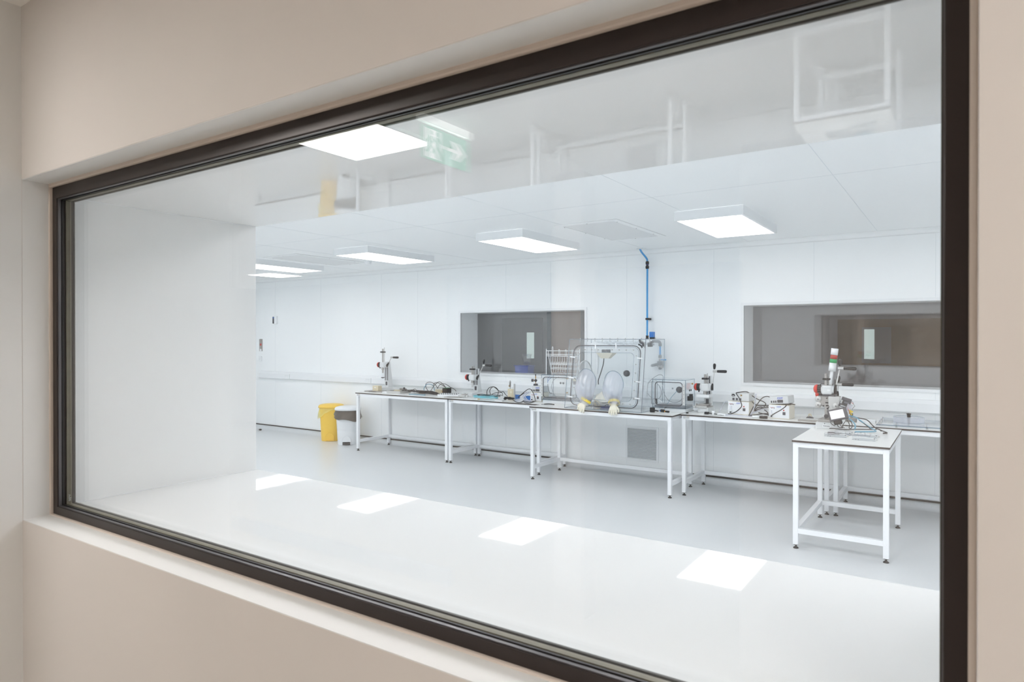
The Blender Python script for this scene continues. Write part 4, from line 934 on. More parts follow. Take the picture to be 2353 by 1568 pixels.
def sleeve(port, cuff, wrist, tip, side, seed):
    rnd = random.Random(seed); n = 44
    c0 = Vector(L3(*port)); c1 = Vector(L3(*cuff)); wv = Vector(L3(*wrist))
    ph = [rnd.uniform(0, 6.28) for _ in range(4)]
    def oval(c, rx, rz, ay, amp, k):
        P = []
        for i in range(n):
            a = 2 * PI * i / n
            f = 1 + amp * (math.sin(5 * a + ph[0] + k * .3) + .7 * math.sin(9 * a + ph[1] - k * .2) + .4 * math.sin(14 * a + ph[2]))
            P.append(c + Vector((rx * math.cos(a) * f, -math.sin(a) * rz * math.sin(ay) * f, rz * math.sin(a) * math.cos(ay) * f)))
        return P
    rings = []
    for k in range(10):
        f = k / 9
        g = f * f * (3 - 2 * f)
        c = c0.lerp(c1, f) + Vector((0, -.05 * math.sin(PI * f), .0))
        rx = .116 - .054 * f ** 3; rz = .14 - .08 * f ** 2
        rings.append(oval(c, rx, rz, R(8 + 70 * f), .085 * f * (1.3 - f) * 2, k))
    sv = MB().loft(rings, 'sleeve', cap=False).build('sleeve', t)
    MB().tube([p for p in rings[0]], .005, 'acryedge', n=6, closed=True, smooth=False).build('port_ring', sv)
    d = (wv - c1).normalized()
    MB().lathe([(.054, -.06), (.058, -.03), (.058, -.012)], c1, d, 'mgrey', n=28).build('cuff', sv)
    MB().lathe([(.0605, -.016), (.062, -.012), (.062, .008), (.0605, .012)], c1, d, 'yband', n=28).build('cuff_band', sv)
    MB().lathe([(.06, .012), (.057, .03), (.046, .045)], c1, d, 'sleeve', n=28).build('cuff_skirt', sv)
    hand_glove(sv, wv - d * .02, L3(*tip), (1, .1, .15 * side), side, -1)
sleeve((-3.605, 6.905, 1.205), (-3.563, 6.795, .985), (-3.583, 6.775, .94), (-3.62, 6.742, .862), 1, 5)
sleeve((-3.264, 6.905, 1.19), (-3.21, 6.795, .982), (-3.2, 6.772, .945), (-3.205, 6.735, .848), -1, 9)

# things lying inside the glove box
t = thing('instrument_tray', 'grey metal tray holding the white cloth inside the glove box', 'tray', (-3.5, 7.2, ZT + .0105))
MB().prism([(-.12, 0), (.12, 0), (.145, .05), (-.145, .05)], 'xz', -.1, .1, 'steel').build('pan', t, bevel=.003)
MB().ring(rect(-.15, .15, -.105, .105), rect(-.14, .14, -.095, .095), 'xy', .05, .054, 'alu').build('rim', t)
rnd = random.Random(4); rings = []
for k in range(7):
    f = k / 6; r_ = .13 * (1 - f ** 1.6) + .012
    rings.append([Vector((-.0 + r_ * math.cos(2 * PI * i / 26) * (1 + .16 * math.sin(3 * i + k)) - .05 * f, .7 * r_ * math.sin(2 * PI * i / 26) * (1 + .14 * math.cos(5 * i)), .005 + .11 * f + rnd.uniform(-.006, .006))) for i in range(26)])
tag(MB().loft(rings, 'cloth').build('folded_cloth', loc=(-3.5, 7.2, ZT + .066)), 'crumpled off white cloth on the tray between the two sleeves', 'cloth')
tag(MB().lathe([(.03, 0), (.038, 0), (.038, .02), (.03, .02), (.03, 0)], (0, 0, 0), (.25, 1, .3), 'cream', n=28).build('tape_roll', loc=(-3.555, 7.05, ZT + .052)), 'ring shaped roll of cream tape standing between the sleeves', 'tape roll')
t = thing('pliers', 'dark blue handled hand tool on the glove box floor between the gloves', 'tool', (-3.4, 7.0, ZT + .011))
MB().tube([(-.08, .02, .012), (-.04, .0, .014), (.02, .0, .016), (.06, .01, .014)], lambda f: .011 + .004 * math.sin(PI * f), 'navy', n=8).build('handle', t)
MB().tube([(-.02, -.01, .008), (-.01, -.01, .035), (.02, -.01, .045), (.05, -.01, .035), (.06, -.01, .008)], .006, 'dark', n=8).build('handle', t)
MB().tube([(.055, .0, .014), (.1, .0, .012)], .008, 'steel', n=8).build('jaw', t)

# ================================================================== SMALL CHAMBERS
def chamber(loc, w_, d_, h_, label, hinge_left):
    t = thing('transfer_chamber', label, 'clear chamber', loc)
    MB().rbx(.01, w_ - .01, .02, d_ - .02, 0, .038, 'plastic', .004).build('plinth', t)
    z0 = .04
    MB().bx(0, w_, 0, .008, z0, z0 + h_, 'acry').build('front_panel', t)
    MB().bx(0, w_, d_ - .008, d_, z0, z0 + h_, 'acry').build('back_panel', t)
    for x in (0, w_ - .008): MB().bx(x, x + .008, .008, d_ - .008, z0, z0 + h_, 'acry').build('side_panel', t)
    MB().bx(.008, w_ - .008, .008, d_ - .008, z0 + h_ - .008, z0 + h_, 'acry').build('top_panel', t)
    MB().bx(.008, w_ - .008, .008, d_ - .008, z0, z0 + .008, 'acry').bx(.02, w_ - .02, .012, d_ - .012, z0 + .0085, z0 + .03, 'mgrey').build('floor_panel', t)
    b = MB()
    for y in (.003, d_ - .003):
        for z in (z0 + .003, z0 + h_ - .003): b.tube([(0, y, z), (w_, y, z)], .0035, 'acryedge', n=6, smooth=False)
        for x in (.003, w_ - .003): b.tube([(x, y, z0), (x, y, z0 + h_)], .0035, 'acryedge', n=6, smooth=False)
    for x in (.003, w_ - .003):
        for z in (z0 + .003, z0 + h_ - .003): b.tube([(x, 0, z), (x, d_, z)], .003, 'acryedge', n=6, smooth=False)
    b.build('edge', t)
    P = rrect(.035, w_ - .035, z0 + .035, z0 + h_ - .03, .035, 5)
    g = MB().tube([(u, -.006, v) for u, v in P], .0048, 'dgrey', n=8, closed=True, smooth=False).build('door_gasket', t)
    xh = .004 if hinge_left else w_ - .032
    hg = MB().bx(xh, xh + .028, -.012, -.001, z0 + .045, z0 + h_ - .045, 'alu').build('hinge', t)
    b = MB()
    for i in range(5): b.cyl((xh + .014, -.0135, z0 + .07 + i * (h_ - .14) / 4), (xh + .014, -.012, z0 + .07 + i * (h_ - .14) / 4), .004, 'dgrey', n=8)
    b.build('screw', hg)
    return t, z0
t, z0 = chamber((-2.903, 7.15, ZT), .385, .30, .32, 'small clear acrylic chamber on the right side of the glove box', False)
g = MB().lathe([(.0, -.03), (.02, -.03), (.03, -.022), (.036, -.01), (.038, 0.)], (.215, .27, z0 + .19), (0, 1, 0), 'dgrey', n=20)
g.build('cable_gland', t)
MB().cyl((.13, .286, z0 + .2), (.13, .291, z0 + .2), .014, 'lgrey', n=16).cyl((.13, .284, z0 + .2), (.13, .2865, z0 + .2), .008, 'mgrey', n=12).build('port_plug', t)
MB().rbx(.386, .43, .05, .12, z0 + .09, z0 + .14, 'black', .003).rbx(.388, .42, .1, .14, z0 + .14, z0 + .16, 'black', .003).cyl((.4, .12, z0 + .12), (.4, .15, z0 + .12), .009, 'milk').build('solenoid_valve', t)
b = MB()
for y in (.12, .17): b.lathe([(.0, 0), (.012, 0), (.012, .004), (0, .004)], (.386, y, z0 + .2), (1, 0, 0), 'black', n=14)
b.build('side_port', t)
MB().cyl((.386, .2, z0 + .27), (.4, .2, z0 + .27), .009, 'brass', n=12).build('brass_fitting', t)
for k_, r_, m_ in (('gr1', .0028, 'mgrey'), ('gr2', .0028, 'mgrey'), ('gr3', .003, 'teal')):
    MB().tube([(p[0] + 2.903, p[1] - 7.15, p[2] - ZT) for p in CAB[k_]], r_, m_, n=6).build('thin_lead', t)
MB().tube([(.045, -.0, z0 + .1), (.05, -.0, z0 + .07), (.055, 0, z0 + .045)], .007, 'black', n=8).build('lead_plug', t)
for z in (.26, .07): MB().tube([(.07, .0, z0 + z + .02), (.11, .02, z0 + z - .01)], .006, 'plastic', n=8, smooth=False).build('latch', t)

t, z0 = chamber((-4.43, 7.24, ZT), .545, .3, .32, 'small clear acrylic chamber on the left side of the glove box', True)
for k_, r_, m_ in (('gl1', .0028, 'blue'), ('gl2', .0028, 'blue'), ('gl3', .0035, 'cable'), ('gl4', .0028, 'mgrey'), ('gl5', .004, 'milk')):
    MB().tube([(p[0] + 4.43, p[1] - 7.24, p[2] - ZT) for p in CAB[k_]], r_, m_, n=6).build('thin_lead', t)
MB().rbx(.33, .42, .22, .27, z0 + .235, z0 + .265, 'cream', .003).rbx(.335, .39, .225, .26, z0 + .19, z0 + .235, 'dgrey', .004).tube([(.37, .25, z0 + .2), (.4, .25, z0 + .185), (.42, .25, z0 + .19)], .006, 'dgrey').build('tap', t)
b = MB()
for y in (.06, .1): b.lathe([(.0, 0), (.014, 0), (.014, .003), (0, .003)], (.06 + y, .288, z0 + .2), (0, -1, 0), 'mgrey', n=14)
b.build('side_port', t)
MB().cyl((.22, .288, z0 + .265), (.22, .27, z0 + .265), .012, 'brass', n=12).cyl((.22, .288, z0 + .08), (.22, .26, z0 + .08), .01, 'brass', n=12).build('brass_fitting', t)

# white wire drying rack standing on the left chamber
t = thing('wire_rack', 'white wire drying rack standing on the left clear chamber', 'rack', (-4.39, 7.3, ZT + .361))
wr = .0035
def wire(b, p, q, r=wr): return b.tube([p, q], r, 'plastic', n=5, smooth=False)
b = MB()
for x in (0, .475): wire(b, (x, 0, 0), (x, 0, .325), .006)
for x in (.03, .445):
    wire(b, (x, .0, .25), (x + .012, .07, 0)); wire(b, (x, 0, .3), (x, 0, .25))
for z in (.3, .255, .235): wire(b, (0, -.004, z), (.475, -.004, z), .0042)
for z in (.14, .125, .085, .07): wire(b, (.03, .035 if z > .1 else .05, z), (.45, .035 if z > .1 else .05, z))
for z in (.015,): wire(b, (.03, .065, z), (.45, .065, z))
b.build('frame', t)
for i in range(12):
    x = .045 + i * .034
    MB().tube([(x + .012, .01, .225), (x, .03, .15), (x - .006, .035, .13)], .0028, 'plastic', n=5).tube([(x + .02, .03, .165), (x + .008, .04, .12), (x - .004, .05, .03)], .0026, 'plastic', n=5).build('peg', t)
for i in range(4):
    x = .085 + i * .095
    z = .345 if i == 0 else .315
    MB().tube([(x, 0, .235), (x + .006, -.01, .29), (x + .008, -.012, z), (x + .02, -.012, z), (x + .022, -.01, .29), (x + .018, 0, .235)], .0028, 'plastic', n=5).build('hook', t)

# ================================================================== BLUE AIR LINE AND VALVES ON THE WALL
t = thing('air_pipe', 'bright blue air pipe running down the wall from the ceiling to the glove box', 'pipe', (-3.194, 7.7, GZ1))
def Lp(x, y, z): return (x + 3.194, y - 7.7, z - GZ1)
MB().tube([Lp(-3.25, 7.6, CZ - .002), Lp(-3.235, 7.63, 2.74), Lp(-3.205, 7.69, 2.68), Lp(-3.194, 7.7, 2.62), Lp(-3.194, 7.7, 2.3), Lp(-3.194, 7.7, 1.69)], .0115, 'pipe', n=14, sub=8).build('tube', t)
MB().lathe([(0, 0), (.035, 0), (.035, -.008), (.012, -.01)], Lp(-3.25, 7.6, CZ - .001), (0, 0, 1), 'plastic', n=20).build('ceiling_collar', t)
MB().lathe([(.012, 0), (.02, .004), (.022, .03), (.014, .042), (.014, .052), (.022, .064), (.02, .09), (.012, .094)], Lp(-3.194, 7.7, 2.545), (0, 0, 1), 'black', n=20).build('coupling', t)
MB().lathe([(.0145, 0), (.0175, .002), (.0175, .01), (.0145, .012)], Lp(-3.194, 7.7, 2.592), (0, 0, 1), 'navy', n=20).build('coupling_band', t)
MB().rbx(-.018, .022, -.018, .08, 1.922 - GZ1, 1.945 - GZ1, 'black', .003).build('pipe_clip', t)
MB().lathe([(.012, 0), (.02, 0), (.02, .012), (.013, .014), (.013, .022), (.019, .024), (.019, .036), (.012, .038)], Lp(-3.194, 7.7, 1.693), (0, 0, 1), 'black', n=18).build('end_fitting', t)
t = thing('valve_assembly', 'grey regulator and blue lever valve on the wall behind the glove box', 'valve', (-3.036, 7.72, 1.4))
MB().tube([(-.10, 0, .262), (-.05, 0, .262), (-.012, 0, .255), (0, 0, .225)], .018, 'mgrey', n=12).build('elbow', t)
MB().lathe([(.012, 0), (.02, .005), (.02, .035), (.014, .04)], (0, 0, .2), (0, 0, 1), 'mgrey', n=16).lathe([(.02, 0), (.02, .03), (.012, .04)], (0, 0, .06), (0, 0, 1), 'mgrey', n=16).build('coupling', t)
MB().cyl((0, 0, .095), (0, 0, .205), .0115, 'pipe', n=14).build('tube', t)
MB().lathe([(.012, 0), (.016, .003), (.016, .035), (.012, .04)], (0, 0, .02), (0, 0, 1), 'alu', n=14).cyl((0, -.02, .04), (0, .0, .04), .006, 'steel').build('valve_body', t)
MB().rbx(.012, .085, -.028, -.018, .032, .046, 'pipe', .003).build('lever', t)
b = MB().rbx(-.028, .035, -.03, .03, -.05, .02, 'mgrey', .006).cyl((.025, -.03, -.045), (.045, -.05, -.05), .016, 'alu').cyl((.0, -.03, -.04), (0, -.05, -.045), .012, 'alu').lathe([(.024, 0), (.02, -.03), (.0, -.036)], (0, 0, -.048), (0, 0, 1), 'mgrey', n=16)
b.build('regulator', t)
MB().cyl((-.035, -.01, -.02), (-.1, -.02, -.035), .017, 'mgrey', n=14).cyl((-.1, -.02, -.035), (-.112, -.022, -.038), .011, 'alu', n=12).build('silencer', t)
MB().cyl((0, 0, -.02), (0, .058, -.02), .008, 'steel', n=10).build('wall_stud', t)
t = thing('solenoid', 'blue solenoid coil standing on the right end of the glove box roof', 'valve', (-3.0, 7.38, GZ1))
MB().rbx(-.027, .027, -.027, .027, .018, .084, 'blue', .006).build('coil', t)
MB().rbx(-.024, .03, -.02, .02, 0, .018, 'black', .003).cyl((.03, 0, .008), (.042, 0, .008), .006, 'steel').build('body', t)
t = thing('pressure_switch', 'small black switch block inside the upper right corner of the glove box', 'switch', (-2.986, 7.3, GZ1 - .011))
MB().rbx(-.03, .02, -.02, .02, -.08, -.03, 'black', .003).rbx(.005, .03, -.02, .02, -.035, -.015, 'black', .003).cyl((.02, 0, -.05), (.045, 0, -.055), .009, 'milk').build('body', t)
MB().cyl((-.01, 0, -.032), (-.01, 0, 0), .006, 'steel', n=8).build('stem', t)
# ================================================================== CONTROLLER BOXES
def ctl_lower(loc, rz, w_, d_, h_, label):
    t = thing('controller_box', label, 'controller', loc, rz, 'cream enamelled controller boxes')
    MB().rbx(-w_ / 2, w_ / 2, .002, d_, 0, h_, 'offwhite', .003).build('case', t)
    f = MB().bx(-w_ / 2 + .003, w_ / 2 - .003, -.001, .002, .008, h_ - .004, 'white').build('front_panel', t)
    MB().rbx(-w_ / 2 + .02, -w_ / 2 + .045, -.008, -.001, .03, h_ - .05, 'plastic', .002).rbx(-w_ / 2 + .026, -w_ / 2 + .039, -.0095, -.0078, .05, h_ - .055, 'sleeve', .0006).build('flow_meter', t)
    MB().lathe([(0, -.016), (.007, -.014), (.008, 0), (.0, 0)], (-w_ / 2 + .032, -.008, .024), (0, 1, 0), 'black', n=12).build('flow_knob', t)
    b = MB()
    for i in range(4): b.bx(-w_ / 2 + .018 + i * .011, -w_ / 2 + .026 + i * .011, -.0018, -.001, h_ - .034 - (i % 2) * .006, h_ - .028, 'red' if i % 2 == 0 else 'greyprint')
    b.build('printed_legend', f)
    MB().lathe([(0, -.005), (.006, -.003), (.0075, 0), (0, 0)], (w_ / 2 - .055, -.001, h_ - .052), (0, 1, 0), 'red', n=14).build('indicator', t)
    MB().rbx(w_ / 2 - .066, w_ / 2 - .038, -.005, -.001, h_ * .3, h_ * .3 + .03, 'dgrey', .002).build('power_switch', t)
    text('COY', .02, 'bluelogo', f, (.0, -.0014, h_ - .02), (R(90), 0, 0), bold=.0006)
    return t
def upper(loc, rot, w_, d_, h_, label, back):
    t = thing('controller_box', label, 'controller', loc, 0, 'light grey controller boxes')
    t.rotation_euler = rot
    MB().rbx(-w_ / 2, w_ / 2, .002, d_, 0.004, h_, 'lgrey', .003).bx(-w_ / 2 + .01, w_ / 2 - .01, .01, d_ - .01, 0, .004, 'dgrey').build('case', t)
    f = MB().bx(-w_ / 2 + .003, w_ / 2 - .003, -.001, .002, .008, h_ - .004, 'lgrey').build('front_panel', t)
    if back:
        MB().prism([(-.072 + .019 * math.cos(R(a)), h_ * .72 + .016 * math.sin(R(a))) for a in range(0, 360, 45)], 'xz', -.006, -.001, 'black').bx(-.081, -.063, -.0068, -.006, h_ * .72 - .01, h_ * .72 - .003, 'plastic').build('inlet_socket', t)
        for x in (-.07, -.034, .002): MB().rbx(x - .012, x + .012, -.005, -.001, .012, .036, 'dgrey', .002).build('outlet', t)
        MB().lathe([(0, -.01), (.006, -.01), (.009, 0), (0, 0)], (.012, -.001, h_ * .75), (0, 1, 0), 'brass', n=12).build('fuse_holder', t)
    else:
        MB().rbx(-.016, .04, -.006, -.001, .016, .044, 'dgrey', .003).build('display', t)
        for x in (-.075, -.052, -.032): MB().rbx(x - .007, x + .007, -.005, -.001, .016, .038, 'dgrey', .002).build('rocker', t)
        text('COY', .026, 'bluelogo', f, (.012, -.0014, .06), (R(90), 0, 0), bold=.001)
    return t
ctl_lower((-1.99, 7.30, ZT), R(-2), .225, .2, .142, 'cream controller box nearer the hand press, with a grey box on top')
upper((-1.975, 7.31, ZT + .142), (0, 0, R(-3)), .19, .19, .088, 'grey box showing black power outlets, stacked on the left cream controller', True)
ctl_lower((-1.545, 7.15, ZT), R(-4), .205, .19, .142, 'cream controller box nearer the front bench, with a tilted grey box on top')
upper((-1.545, 7.165, ZT + .148), (R(0), R(-5), R(-6)), .185, .19, .08, 'grey box with display and blue letters tilted on the right cream controller', False)
# the stack beside the left chamber
ctl_lower((-4.585, 7.36, ZT), R(0), .17, .19, .115, 'small cream controller box left of the left clear chamber')
t = upper((-4.575, 7.37, ZT + .115), (0, 0, 0), .15, .17, .085, 'small grey box with blue letters stacked left of the left clear chamber', False)
t = thing('regulator', 'brass and dark metal gas regulator standing on the small stacked boxes', 'regulator', (-4.63, 7.43, ZT + .2))
MB().lathe([(0, 0), (.03, 0), (.032, .01), (.026, .02), (.03, .024), (.0, .026)], (0, 0, 0), (0, 0, 1), 'dgrey', n=20).build('base', t)
MB().cyl((0, 0, .026), (0, 0, .1), .005, 'brass', n=10).cyl((0, 0, .1), (0, 0, .125), .007, 'brass', n=10).build('stem', t)
MB().ball((0, 0, .068), .02, 'dgrey', n=16).build('valve_ball', t)
MB().cyl((0, 0, .122), (0, 0, .15), .006, 'black', n=10).build('top_knob', t)
MB().cyl((-.028, -.01, .068), (-.052, -.018, .068), .019, 'dgrey', n=16).cyl((-.018, -.008, .068), (-.03, -.01, .068), .006, 'brass').build('gauge', t)

# ================================================================== BENCH CLUTTER
def one(b, name, label, cat, loc, group=None, **k):
    return tag(b.build(name, loc=loc, **k), label, cat, group)
one(MB().rbx(-.055, .055, -.045, .045, 0, .08, 'cream', .004).bx(-.02, .012, -.0456, -.045, .048, .06, 'plastic'), 'cardboard_box', 'small cream box on the flat plate at the foot of the tall press', 'box', (-7.42, 7.33, ZT + .0155), rot=(0, 0, R(4)))
one(MB().rbx(-.2, .2, -.09, .1, 0, .015, 'steel', .002).bx(-.11, .04, -.0905, -.09, .003, .009, 'core'), 'steel_plate', 'flat steel plate under the small cream box', 'metal plate', (-7.42, 7.35, ZT), rot=(0, 0, R(3)))
t = thing('steel_tray', 'shallow pale metal tray with offcuts right of the tall press', 'tray', (-6.98, 7.34, ZT), R(8))
MB().rbx(-.12, .12, -.14, .14, 0, .004, 'alu', .001).bx(-.12, .12, -.14, -.135, .004, .04, 'alu').bx(-.12, .12, .135, .14, .004, .04, 'alu').bx(-.12, -.115, -.135, .135, .004, .04, 'alu').bx(.115, .12, -.135, .135, .004, .04, 'alu').build('pan', t)
one(MB().rbx(-.06, .06, -.015, .015, 0, .05, 'steel', .002), 'metal_block', 'upright steel block behind the pale tray', 'metal block', (-7.12, 7.58, ZT))
one(MB().rbx(-.055, .055, -.012, .012, 0, .045, 'cream', .002), 'wood_strip', 'cream strip lying in the pale metal tray', 'strip', (-7.0, 7.32, ZT + .005))
t = thing('ball_knob', 'dark ball knob on a short stem standing in the pale tray', 'knob', (-6.93, 7.4, ZT + .005))
MB().ball((0, 0, .065), .017, 'dgrey', n=14).build('ball', t); MB().cyl((0, 0, 0), (0, 0, .055), .006, 'steel').build('stem', t)
one(MB().rbx(-.04, .0, -.02, .02, 0, .02, 'plastic', .006).rbx(-.01, .04, -.01, .03, 0, .026, 'plastic', .006), 'tissue', 'crumpled white scrap in front of the tall press', 'tissue', (-7.15, 7.22, ZT))
one(MB().rbx(-.045, .045, -.05, .05, 0, .09, 'cable', .004).bx(-.03, .03, -.03, .03, .09, .094, 'green'), 'power_adapter', 'dark cube shaped power unit behind the cable pile', 'power supply', (-6.27, 7.6, ZT))
one(MB().rbx(-.06, .06, -.02, .03, 0, .055, 'cream', .003).bx(.062, .07, -.01, .01, .02, .03, 'orange'), 'relay_box', 'small cream box inside the cable loops', 'box', (-6.47, 7.66, ZT))
def strip(loc, rz, label):
    t = thing('valve_block', label, 'terminal strip', loc, rz, 'white connector strips on the first bench')
    MB().rbx(-.15, .15, -.022, .022, 0, .024, 'plastic', .002).build('rail', t)
    for i in range(9):
        MB().rbx(-.138 + i * .031, -.116 + i * .031, -.016, .016, .024, .034, 'lgrey', .001).bx(-.133 + i * .031, -.121 + i * .031, -.0165, -.006, .026, .0345, 'dgrey').build('socket', t)
    return t
strip((-6.02, 7.33, ZT), R(28), 'white connector strip nearer the front edge beside the second press')
strip((-6.08, 7.45, ZT), R(28), 'white connector strip farther back beside the second press')
one(MB().rbx(-.11, .11, -.07, .07, 0, .008, 'steel', .001), 'metal_sheet', 'thin steel sheet across the gap between the two left benches', 'metal sheet', (-5.86, 7.24, ZT), rot=(0, 0, R(20)))
one(MB().rbx(-.05, .03, -.03, .03, 0, .03, 'alu', .002).rbx(-.02, .05, -.02, .02, .03, .04, 'steel', .002).rbx(.04, .07, -.03, .0, 0, .026, 'alu', .002), 'machined_fixture', 'small machined metal fixture in front of the second press', 'fixture', (-5.72, 7.3, ZT + .008), rot=(0, 0, R(15)))
one(MB().rbx(-.06, .06, -.05, .05, 0, .035, 'lgrey', .003).bx(-.03, .0, -.0505, -.05, .018, .024, 'dgrey'), 'base_block', 'pale grey block beside the base of the second press', 'metal block', (-5.92, 7.66, ZT), rot=(0, 0, R(5)))
# cables: pile on the first bench
PILE = 'brown black cables piled on the first bench'
for k, l in (('pa', 'black cable in the tallest double loop of the pile'), ('pb', 'black cable arching from the front of the pile to the power unit'), ('pc', 'black cable in the small loop behind the pile'), ('pe', 'short black cable end curling at the left end of the pile')):
    P = CAB[k]; o = Vector(P[0])
    one(MB().tube([Vector(p) - o for p in P], .0042, 'cable', n=8), 'cable', l, 'cable', o, PILE)
P = CAB['pd']; o = Vector(P[0])
one(MB().tube([Vector(p) - o for p in P], .005, 'teal', n=8), 'cable', 'grey blue cable rising in an arch left of the pile', 'cable', o, PILE)
rnd = random.Random(21)
for q, (cx, cy, rx, ry, lab) in enumerate(((-6.85, 7.5, .2, .09, 'flattened brown black coil at the left end of the cable pile'), (-6.55, 7.45, .24, .1, 'flattened brown black coil in the middle of the cable pile'), (-6.45, 7.33, .22, .07, 'flattened brown black coil at the front of the cable pile'))):
    pts = []
    for i in range(58):
        a = i * .42; f = .72 + .28 * math.sin(i * .37 + q)
        pts.append((rx * math.cos(a) * f + rnd.uniform(-.01, .01), ry * math.sin(a) * f + rnd.uniform(-.008, .008), .008 + .028 * (i / 58) + rnd.uniform(0, .012)))
    one(MB().tube(pts, .0046, 'cable', n=6, sub=3), 'cable_coil', lab, 'cable', (cx, cy, ZT), PILE)
# cyan hose coil and friends on the second bench
pts = []
for i in range(52):
    a = i * .39; f = .55 + .42 * abs(math.sin(i * .19))
    pts.append((.235 * math.cos(a) * f + rnd.uniform(-.008, .008), .13 * math.sin(a) * f + rnd.uniform(-.006, .006), .007 + .035 * (i / 52) + rnd.uniform(0, .01)))
one(MB().tube(pts, .0042, 'cyan', n=7, sub=3), 'hose_coil', 'flat coil of cyan hose on the second bench', 'hose', (-5.3, 7.3, ZT))
pts = []
for i in range(30):
    a = i * .42 + 1; f = .6 + .35 * abs(math.sin(i * .23))
    pts.append((.22 * math.cos(a) * f + rnd.uniform(-.01, .01), .12 * math.sin(a) * f, .03 + .022 * (i / 30) + rnd.uniform(0, .01)))
one(MB().tube(pts, .0042, 'cable', n=6, sub=3), 'cable_coil', 'thin black cable coiled on top of the cyan hose', 'cable', (-5.27, 7.32, ZT))
t = thing('hose_connector', 'small brass hose end lying at the front of the cyan coil', 'connector', (-5.36, 7.14, ZT + .008), R(10))
MB().cyl((-.03, 0, 0), (.0, 0, 0), .007, 'plastic').build('sleeve', t); MB().cyl((0, 0, 0), (.03, 0, 0), .006, 'brass').build('tip', t)
BL = 'black cables looping over the second bench'
for k, l in (('ca', 'black cable making the outer tall loop over the cyan hose'), ('cb', 'black cable making the inner tall loop over the cyan hose'), ('cc', 'black cable running from the cyan hose towards the cream syringe unit'), ('cd', 'black cable arching in front of the small cream controller'), ('ce', 'black cable lying along the bench front edge to the left chamber'), ('cf', 'short black cable behind the arch by the syringe unit')):
    P = CAB[k]; o = Vector(P[0])
    one(MB().tube([Vector(p) - o for p in P], .0046, 'cable', n=8), 'cable', l, 'cable', o, BL)
P = CAB['cg']; o = Vector(P[0])
one(MB().tube([Vector(p) - o for p in P], .008, 'milk', n=8).tube([Vector(p) - o + Vector((.025, .01, 0)) for p in P], .008, 'milk', n=8), 'tube_loop', 'milky tubing loop left of the small cream controller', 'tubing', o)
t = thing('syringe_unit', 'cream block with a steel syringe and tall rail behind, on the second bench', 'dispenser', (-4.98, 7.38, ZT), R(-6))
MB().rbx(-.048, .03, -.02, .02, .0, .145, 'cream', .003).rbx(.03, .048, -.018, .02, .0, .145, 'cream', .003).build('block', t)
MB().rbx(-.0, .025, -.0225, -.02, .09, .115, 'offwhite', .002).build('boss', t)
MB().rbx(.042, .062, -.012, .01, 0, .215, 'alu', .002).build('rail', t)
MB().rbx(.0, .042, -.01, .01, .17, .21, 'plastic', .002).bx(.002, .04, -.0106, -.01, .145, .17, 'lgrey').build('slide', t)
MB().lathe([(0, 0), (.004, .0), (.004, .03), (.011, .034), (.011, .085), (.014, .088), (.014, .098), (.007, .104), (.009, .11), (0, .12)], (-.022, 0, .14), (0, 0, 1), 'steel', n=16).build('syringe', t)
MB().rbx(-.042, -.034, -.006, .006, .17, .195, 'brass', .001).build('clip', t)
pts = [(rnd.uniform(-.09, .09), rnd.uniform(-.035, .035), rnd.uniform(.01, .045)) for _ in range(26)]
one(MB().tube(pts, .0065, 'black', n=6, sub=4), 'cable_bundle', 'tangled bunch of black leads at the foot of the syringe unit', 'cable', (-4.93, 7.27, ZT))
for x, y, w_, l in ((-5.06, 7.56, .13, 'bright blue tray left behind the syringe unit'), (-4.77, 7.5, .1, 'bright blue tray right behind the syringe unit')):
    one(MB().rbx(-w_ / 2, w_ / 2, -.05, .05, 0, .006, 'blue', .002).bx(-w_ / 2, w_ / 2, -.05, -.045, .006, .05, 'blue').bx(-w_ / 2, w_ / 2, .045, .05, .006, .05, 'blue').bx(-w_ / 2, -w_ / 2 + .005, -.045, .045, .006, .05, 'blue').bx(w_ / 2 - .005, w_ / 2, -.045, .045, .006, .05, 'blue'), 'plastic_tray', l, 'tray', (x, y, ZT), 'blue trays on the second bench')
one(MB().rbx(-.05, .07, -.03, .03, 0, .016, 'lgrey', .002), 'foam_block', 'flat pale block at the front edge before the syringe unit', 'block', (-5.0, 7.12, ZT))
one(MB().rbx(-.02, .02, -.006, .006, 0, .006, 'dgrey', .001), 'hex_key', 'tiny dark piece on the bench before the left chamber', 'small part', (-4.4, 7.0, ZT))
t = thing('cable_tie_tool', 'short dark tool lying before the left clear chamber', 'tool', (-4.22, 7.08, ZT + .006), R(12))
MB().tube([(-.06, 0, .0), (.0, .005, .004), (.07, .0, .0)], .006, 'black', n=7).build('handle', t); MB().tube([(-.09, -.03, 0), (-.06, 0, .0)], .003, 'dgrey', n=6).build('tip', t)
# front right of the middle bench
t = thing('footswitch_plug', 'ribbed black round connector on the bench right of the glove box', 'connector', (-2.855, 7.03, ZT))
MB().lathe([(.0, 0), (.028, 0), (.029, .012), (.025, .015), (.029, .018), (.029, .03), (.025, .033), (.029, .036), (.028, .05), (0, .05)], (0, 0, 0), (0, 0, 1), 'black', n=22).build('ribbed_body', t)
MB().tube([(.028, 0, .02), (.05, 0, .018), (.07, .0, .014)], .008, 'black', n=8).build('tail', t)
t = thing('inline_valve', 'small black inline valve with blue and orange collars by the ribbed connector', 'valve', (-2.74, 7.05, ZT), R(-4))
MB().rbx(-.025, .02, -.012, .012, .004, .034, 'black', .003).build('body', t)
MB().cyl((-.055, 0, .018), (-.035, 0, .018), .006, 'alu').build('nipple', t)
MB().cyl((-.036, 0, .018), (-.025, 0, .018), .008, 'blue').build('blue_collar', t)
MB().cyl((.02, 0, .014), (.032, 0, .014), .008, 'orange').build('orange_collar', t)
